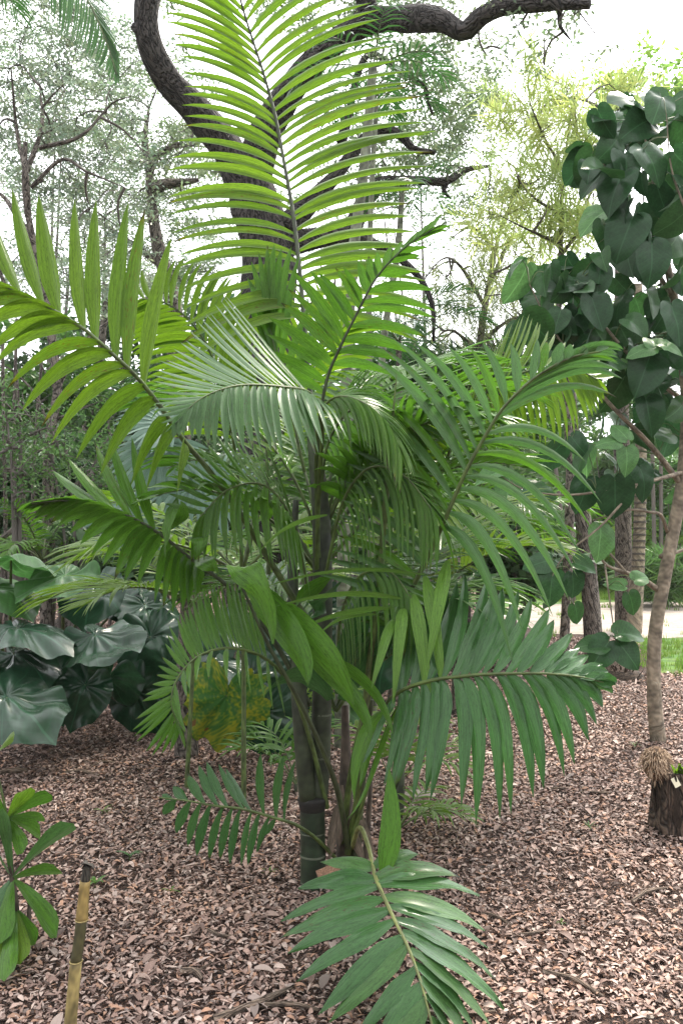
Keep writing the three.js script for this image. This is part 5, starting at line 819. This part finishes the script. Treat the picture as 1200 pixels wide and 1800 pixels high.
  leaf(970, 1010, 55, 100, -0.6, 0, 0.3, 1, M.round[1]); leaf(965, 985, 50, 160, -0.6, 0, 0.6, 0.8, M.round[1]); leaf(1005, 1010, 45, 80, -0.6, 0.3, 0, 1, M.round[0]); leaf(1010, 990, 40, 30, -0.6, 0, 0.6, 0.8, M.round[2]); leaf(880, 830, 48, 150, -0.4, 0, 0.8, 0.6, M.roundNew); leaf(895, 840, 50, 100, -0.4, 0.2, 0.5, 0.9, M.roundNew); leaf(930, 855, 52, 30, -0.5, 0, 0.7, 0.8, M.round[2]);
  // the crown between them
  const inside = (x, y) => { const l = [[150, 1130], [180, 1060], [230, 1020], [300, 1012], [380, 1040], [440, 1040], [470, 955], [520, 905], [570, 930], [620, 1000], [680, 1035], [740, 990], [800, 960], [860, 1010], [900, 1040], [960, 1070]]; let k = 0; while (k < l.length - 2 && l[k + 1][0] < y) k++; const u = (y - l[k][0]) / (l[k + 1][0] - l[k][0]); return x > l[k][1] + (l[k + 1][1] - l[k][1]) * u; };
  const spots = []; let tries = 0, want = 160;
  while (spots.length < want && tries++ < 9000) {
    const y = rr(160, 880), x = rr(890, 1225), d = rr(-0.55, 0.7); if (!inside(x, y) || (y > 760 && x > 1040 && rnd() < 0.7)) continue;
    if (x < 1010 && y > 620 && rnd() < 0.5) continue;
    if (spots.some(([a, b2, c]) => Math.hypot(a - x, b2 - y, (c - d) * 60) < 19)) continue;
    spots.push([x, y, d]);
  }
  for (let k = 0; k < 26; k++) spots.push([rr(905, 1050), rr(445, 610), rr(-0.6, 0.2)]);
  for (const [x, y, d] of spots) { const k = rnd(); leaf(x, y, rr(36, 72), rr(40, 150), d, rr(-1, 0.9), rr(-0.5, 1), rr(0.1, 1), k < 0.06 ? M.roundNew : M.round[Math.floor(rnd() * 3)]); }
}

// ---------------------------------------------------------------- things on the mulch
{ // lady palm at the left edge
  const b = G(28, 1650), t = thing('lady_palm', 'small lady palm with blunt ribbed leaf fingers at the bottom left edge', 'palm', b), D = 3.32;
  put('cane', tube([V(b.x, -0.02, b.z), P(28, 1590, D), P(22, 1545, D), P(14, 1440, D - 0.05)], [0.016, 0.014, 0.01, 0.006], 8, 16, 0.08), M.caneBrown, t);
  put('cane', tube([P(50, 1655, D - 0.02), P(52, 1600, D), P(56, 1555, D)], [0.01, 0.009, 0.006], 7, 8, 0.1), M.caneBrown, t);
  const seg = (parent, x0, y0, x1, y1, w, wd, m, dz = -0.12, arch = 0.06) => { const p0 = P(x0, y0, D), p3 = P(x1, y1, D + dz), L = p0.distanceTo(p3), d = p3.clone().sub(p0); put('segment', leaflet(p0, p0.clone().addScaledVector(d, 0.33).add(V(0, L * arch, 0)), p0.clone().addScaledVector(d, 0.7).add(V(0, L * arch, 0)), p3, w * 1.45, wd, { fold: 0.25, pw: 16, blunt: 1.15, seg: 10, across: 8 }), m, parent); };
  const l1 = sub('leaf', t), l2 = sub('leaf', t), l3 = sub('leaf', t);
  seg(l1, 22, 1545, 130, 1448, 0.062, V(0.5, 0.7, 0.5), M.grey[0]); seg(l1, 22, 1545, 108, 1532, 0.05, V(0, 0.8, 0.6), M.mid[0]); seg(l1, 22, 1545, 5, 1420, 0.045, V(1, 0, 0.3), M.grey[1]); seg(l1, 22, 1545, -40, 1440, 0.05, V(0.7, -0.5, 0.4), M.grey[0]); seg(l1, 22, 1545, 100, 1648, 0.075, V(0.7, 0.5, 0.5), M.mid[2], -0.2); seg(l1, 22, 1545, -30, 1625, 0.06, V(0.8, -0.4, 0.4), M.dark[0]); seg(l1, 22, 1545, 0, 1660, 0.06, V(0.9, 0, 0.4), M.mid[0], -0.2);
  seg(l2, 14, 1440, 92, 1398, 0.04, V(0.3, 0.8, 0.5), M.mid[0]); seg(l2, 14, 1440, 54, 1384, 0.045, V(0.7, 0.5, 0.4), M.young[2]); seg(l2, 14, 1440, 72, 1468, 0.05, V(0.3, 0.8, 0.4), M.mid[1]); seg(l2, 14, 1440, -30, 1395, 0.05, V(0.3, 0.8, 0.4), M.mid[2]); seg(l2, 14, 1440, 80, 1440, 0.03, V(0, 1, 0.4), M.mid[1]); seg(l2, 14, 1440, 40, 1500, 0.05, V(0.8, 0.2, 0.4), M.mid[0]); seg(l2, 14, 1440, -30, 1480, 0.05, V(0.3, 0.8, 0.4), M.grey[2]);
  seg(l3, 28, 1600, 62, 1660, 0.05, V(0.7, 0.4, 0.5), M.mid[0]); seg(l3, 28, 1600, 36, 1695, 0.055, V(0.9, 0.1, 0.4), M.young[1], -0.25); seg(l3, 28, 1600, -20, 1700, 0.06, V(0.9, 0.1, 0.4), M.young[2], -0.25); seg(l3, 28, 1600, -40, 1640, 0.06, V(0.5, 0.7, 0.4), M.mid[0]); seg(l3, 28, 1600, 8, 1725, 0.05, V(0.9, 0.1, 0.4), M.mid[1], -0.35);
  const l4 = sub('leaf', t); seg(l4, -10, 1330, 26, 1292, 0.03, V(0.5, 0.6, 0.4), M.young[0]); put('petiole', tube([P(14, 1440, D), P(-10, 1330, D)], [0.006, 0.004], 6, 4), M.rachis, l4);
}
{ // cut stem standing at the bottom left
  const D = 2.66, b = G(118, 1850), t = thing('cut_cane', 'cut yellow-tan cane stub with a dark top standing in the mulch', 'cane', V(b.x, 0, b.z));
  const q = (x, y) => P(x, y, D);
  const c1 = put('cane', tube([V(b.x, -0.05, b.z), q(124, 1800), q(134, 1690)], [0.021, 0.0195, 0.0185], 12, 14, 0.03), M.strap, t);
  put('cane', tube([q(134, 1690), q(140, 1650), q(144, 1615)], [0.0175, 0.0175, 0.0175], 12, 8, 0.05), mat('green_cane', [0.10, 0.095, 0.04], { rough: 0.6, map: T.smooth }), t);
  put('cane', tube([q(144, 1618), q(148, 1570), q(150, 1548)], [0.0195, 0.017, 0.0165], 12, 8, 0.06), mat('tan_cane_upper', [0.40, 0.29, 0.10], { rough: 0.65, map: T.smooth }), t);
  put('cut_end', tube([q(150, 1550), q(152, 1532), q(153, 1522)], [0.015, 0.014, 0.012], 10, 5, 0.2), mat('rotten_end', [0.06, 0.055, 0.045], { rough: 0.95, map: T.bark }), t);
  put('frayed_sheath', leaflet(q(142, 1524), q(150, 1516), q(160, 1518), q(168, 1532), 0.045, V(0, 0.3, 1), { fold: 0.3, wob: 0.4, pw: 4 }), mat('frayed', [0.07, 0.06, 0.05], { rough: 0.95, p: { side: THREE.DoubleSide } }), t);
  for (const [y, x] of [[1690, 134], [1617, 144]]) { const p = q(x, y); put('node', new THREE.TorusGeometry(0.0185, 0.0025, 6, 18).rotateX(Math.PI / 2).translate(p.x, p.y, p.z), M.strap, c1); }
}
{ // rotten palm stump at the right
  const b = G(1192, 1462), D = -b.z, t = thing('palm_stump', 'rotten dark palm stump with a fibrous broken top at the right edge', 'stump', b), m = mat('stump_bark', [0.13, 0.095, 0.075], { rough: 0.95, map: T.bark, bump: T.barkB, bs: 0.02 });
  put('trunk', tube([V(b.x, -0.04, b.z), V(b.x - 0.005, 0.15, b.z), V(b.x, 0.33, b.z)], [0.14, 0.125, 0.115], 22, 12, 0.35, 14), m, t);
  for (let k = 0; k < 30; k++) { const a = k / 30 * 6.28 + rr(-0.1, 0.1), r = 0.115, x = b.x + Math.cos(a) * r, z = b.z + Math.sin(a) * r, h = rr(0.14, 0.36); put('splinter', leaflet(V(x * 1, 0, z), V(x + Math.cos(a) * 0.02, h * 0.4, z + Math.sin(a) * 0.02), V(x + Math.cos(a) * 0.015, h * 0.8, z + Math.sin(a) * 0.015), V(x + Math.cos(a) * 0.03, h, z + Math.sin(a) * 0.03), rr(0.02, 0.035), V(-Math.sin(a), 0, Math.cos(a)), { fold: 0.4, pw: 6, wob: 0.2 }), m, t); }
  const fm = mat('stump_fibre', [0.40, 0.29, 0.20], { rough: 1, p: { side: THREE.DoubleSide } });
  const c = P(1152, 1342, D - 0.05); put('husk', new THREE.SphereGeometry(0.075, 16, 12).scale(0.95, 1.25, 0.9).translate(c.x, c.y, c.z), mat('husk', [0.26, 0.17, 0.11], { rough: 1, map: T.bark, bump: T.barkB, bs: 0.01 }), t);
  put('husk_bracket', tube([V(b.x - 0.02, 0.3, b.z), P(1170, 1360, D - 0.03), c], [0.05, 0.045, 0.03], 8, 6, 0.3), m, t);
  const fb = []; for (let k = 0; k < 420; k++) { const d = V(gauss(), gauss() + 0.35, gauss() + 0.3).normalize(), p = c.clone().add(V(d.x * 0.07, d.y * 0.09, d.z * 0.07)), e = p.clone().add(V(d.x * 0.03 + gauss() * 0.012, -rr(0.01, 0.05), d.z * 0.03)); fb.push(leaflet(p, p.clone().addScaledVector(d, 0.012), e.clone().add(V(0, 0.012, 0)), e, 0.004, V(gauss(), 0.2, gauss()), { seg: 3, across: 1 })); }
  put('fibres', mergeGeometries(fb), fm, t, { kind: 'stuff' });
  for (let k = 0; k < 14; k++) { const p0 = P(1190 + rr(-6, 8), 1362, D - 0.1), a = rr(-1, 1); put('sprout', leaflet(p0, p0.clone().add(V(a * 0.02, 0.03, 0.02)), p0.clone().add(V(a * 0.04, 0.05, 0.03)), p0.clone().add(V(a * 0.07, rr(0.03, 0.075), 0.05)), 0.018, V(1, 0, 0.2), { seg: 4, across: 2 }), M.young[k % 3], t); }
  const tg = new THREE.BoxGeometry(0.034, 0.05, 0.002); tg.rotateZ(0.45); tg.rotateX(-0.2); const tp = P(1187, 1375, D - 0.16); tg.translate(tp.x, tp.y, tp.z);
  const l = put('plant_tag', tg, mat('tag', [0.72, 0.68, 0.5], { rough: 0.6 }), scene, { label: 'small cream plant tag pinned on the palm stump', category: 'tag' });
}
{ // old mound with cut bases near the sapling
  const b = G(1092, 1192), t = thing('root_mound', 'low shaggy root mound behind the sapling leaves near the path', 'stump', b), m = mat('mound', [0.08, 0.06, 0.045], { rough: 1, map: T.bark });
  put('mound', new THREE.SphereGeometry(0.26, 20, 12, 0, 6.283, 0, 1.6).scale(1, 0.55, 0.9).translate(b.x, -0.02, b.z), m, t);
  for (let k = 0; k < 70; k++) { const a = rnd() * 6.28, e = rr(0.1, 1.2), d = V(Math.cos(a) * Math.cos(e), Math.sin(e) * 0.55, Math.sin(a) * Math.cos(e) * 0.9), p = b.clone().addScaledVector(d, 0.25), q2 = p.clone().add(V(d.x * 0.05, 0.05, d.z * 0.05)); put('root_stub', leaflet(p, p.clone().lerp(q2, 0.4), p.clone().lerp(q2, 0.8), q2, 0.022, V(-Math.sin(a), 0, Math.cos(a)), { seg: 3, across: 2, pw: 5 }), m, t); }
  put('cut_top', new THREE.CylinderGeometry(0.09, 0.15, 0.16, 14).translate(b.x - 0.02, 0.15, b.z), mat('cut_wood', [0.3, 0.24, 0.2], { rough: 0.95, map: T.bark }), t);
}
// fallen sticks
for (const [a, b2, c, r, lab] of [[[-15, 1368], [20, 1364], [48, 1360], 0.022, 'thick fallen stick at the left edge of the mulch'], [[160, 1350], [185, 1345], [206, 1344], 0.009, 'dark twig lying in the mulch below the elephant ears'], [[115, 1362], [145, 1363], [175, 1368], 0.012, 'pale broken stick below the elephant ears'], [[375, 1800], [440, 1782], [516, 1742], 0.013, 'crooked stick lying in the mulch left of the front leaf'], [[445, 1775], [520, 1778], [560, 1782], 0.009, 'thin stick half under the front leaf'], [[848, 1612], [872, 1622], [898, 1632], 0.009, 'short bent stick beside the tip of the front leaf'], [[955, 1715], [1010, 1735], [1060, 1760], 0.011, 'weathered stick at the bottom right'], [[900, 1650], [930, 1652], [960, 1640], 0.008, 'small stick right of the front leaf'], [[1110, 1590], [1140, 1575], [1180, 1565], 0.009, 'stick lying below the stump'], [[1020, 1395], [1055, 1400], [1080, 1396], 0.008, 'thin twig between the dark leaf and the stump'], [[320, 1715], [345, 1722], [355, 1730], 0.014, 'stubby piece of bark in the front mulch'], [[365, 1640], [390, 1655], [415, 1650], 0.008, 'brown twig in the middle of the front mulch'], [[965, 1390], [985, 1393], [1000, 1388], 0.009, 'short dark twig below the dark glossy leaf'], [[740, 1790], [800, 1796], [870, 1785], 0.01, 'stick at the bottom edge under the front leaf']]) {
  const p = [a, b2, c].map(([x, y]) => { const g = G(x, y); g.y = r * 0.7 + 0.006; return g; }); p[1].y += 0.012;
  const t = thing('fallen_stick', lab, 'stick', p[0], 'fallen sticks'); put('stick', tube(p, [r, r * 0.95, r * 0.6], 7, 10, 0.25, 20), M.dead, t);
  if (r > 0.0095) put('side_twig', tube([p[1], p[1].clone().add(V(0.05, 0.015, -0.04))], [r * 0.4, r * 0.2], 5, 3), M.dead, t);
}
// pale stones
for (const [x, y, s, lab] of [[735, 1402, 0.075, 'flat pale stone under the dark glossy leaf'], [930, 1318, 0.07, 'pale stone lying in the mulch beyond the dark leaf'], [1135, 1786, 0.02, 'small white pebble in the dark soil at bottom right'], [970, 1742, 0.012, 'tiny white pebble beside the weathered stick']]) {
  const b = G(x, y), g = new THREE.IcosahedronGeometry(s, 3), p = g.attributes.position; for (let i = 0; i < p.count; i++) { const v = V(p.getX(i), p.getY(i), p.getZ(i)), k = 1 + 0.3 * noise.noise(v.x / s * 1.5 + x, v.y / s * 1.5, v.z / s * 1.5); p.setXYZ(i, v.x * k * 1.3, v.y * k * 0.35, v.z * k); } g.computeVertexNormals();
  g.translate(b.x, s * 0.2, b.z); put(numbered('stone'), g, mat('stone', [0.5, 0.47, 0.43], { rough: 0.9, map: T.sand }), scene, { label: lab, category: 'stone', group: 'pale stones' });
}
{ // plant label board leaning on the cane
  const p = P(577, 1532, 3.7), g = new THREE.BoxGeometry(0.10, 0.045, 0.02); g.rotateZ(0.38); g.rotateX(-0.3); g.translate(p.x, p.y, p.z);
  const t = thing('wood_block', 'small pinkish wood block lying against the foot of the cane', 'block', V(p.x, 0, p.z)); put('block', g, mat('block_wood', [0.42, 0.25, 0.17], { rough: 0.8, map: T.smooth }), t);
  put('peg', tube([V(p.x + 0.02, -0.02, p.z - 0.015), V(p.x + 0.01, p.y - 0.01, p.z - 0.012)], [0.008, 0.008], 6, 3), M.dead, t);
}
// seedlings and small palms in the mulch
function seedling(label, px, py, n, len, w, m, spread = 0.9) {
  const b = G(px, py), t = thing('seedling', label, 'seedling', b, 'seedlings in the mulch');
  put('stem', tube([V(b.x, -0.01, b.z), V(b.x, len * 0.25, b.z)], [0.004, 0.003], 5, 3), M.rachis, t);
  for (let k = 0; k < n; k++) { const a = k * 2.4 + rnd(), c = V(b.x, len * 0.22, b.z), d = V(Math.cos(a) * spread, rr(0.3, 0.8), Math.sin(a) * spread).normalize(), l = len * rr(0.7, 1.1); const tip = c.clone().addScaledVector(d, l); tip.y -= l * 0.35; put('leaf', leaflet(c, c.clone().addScaledVector(d, l * 0.35), c.clone().addScaledVector(d, l * 0.7), tip, w, V(-Math.sin(a), 0, Math.cos(a)), { fold: 0.2, seg: 5, across: 2 }), Array.isArray(m) ? m[k % m.length] : m, t); }
}
seedling('tiny grey-green seedling in the left mulch', 228, 1512, 6, 0.09, 0.022, M.grey);
seedling('tiny yellowish seedling in the middle mulch', 300, 1572, 4, 0.06, 0.012, M.young);
seedling('pale weed tuft in the left mulch beyond the lady palm', 180, 1432, 9, 0.09, 0.008, M.young);
seedling('weed beside the front cane stub', 168, 1560, 5, 0.08, 0.02, M.mid);
seedling('tiny weed in the right mulch', 985, 1626, 4, 0.04, 0.012, M.young);
seedling('grass tuft near the sapling foot', 1115, 1316, 8, 0.09, 0.006, M.mid);
seedling('short grass tuft in the right mulch', 1035, 1458, 6, 0.07, 0.008, M.mid);
seedling('weed below the small low leaf', 473, 1538, 6, 0.05, 0.01, M.young);
{
  const mk = (lab, px, py, fr, len, L, w, m) => { const b = G(px, py), t = thing('palm_seedling', lab, 'palm', b, 'young palms at the foot of the clump'); put('cane', tube([V(b.x, -0.02, b.z), V(b.x, 0.06, b.z)], [0.012, 0.01], 7, 3), M.caneUp, t); for (const [az, el] of fr) freeFrond(t, V(b.x, 0.05, b.z), az, el, len, { bend: 1.5, L, n: 9, w, m, droop: 0.4, t0: 0.3, rad: 0.005 }); };
  mk('young palm with light leaflets right of the front leaf stalk', 700, 1475, [[1.3, 0.6], [0.7, 0.8], [1.9, 0.7], [2.6, 0.9]], 0.42, 0.18, 0.026, M.young[2]);
  mk('young palm with hanging dark leaflets left of the canes', 520, 1395, [[-1.3, 1.1], [-0.8, 1.2], [-1.9, 1.0], [0.4, 1.2]], 0.5, 0.28, 0.03, M.mid[0]);
  mk('small yellow-green palm behind the two canes', 560, 1300, [[-1.4, 1.2], [-0.9, 1.3], [1.2, 1.2], [0.2, 1.3]], 0.5, 0.22, 0.022, M.young[1]);
  mk('light green young palm behind the dark glossy leaf', 690, 1400, [[1.4, 0.9], [0.8, 1.1], [-0.6, 1.0], [2.2, 0.8], [0, 1.2]], 0.6, 0.26, 0.035, M.young[0]);
}

// ---------------------------------------------------------------- draw
scene.traverse(o => { if (o.isMesh) { o.castShadow = true; o.receiveShadow = true; } });
const renderer = new THREE.WebGLRenderer({ antialias: true });
renderer.setSize(682, 1024);
renderer.shadowMap.enabled = true;
renderer.toneMapping = THREE.LinearToneMapping;
renderer.toneMappingExposure = EXPOSURE;
renderer.render(scene, camera);
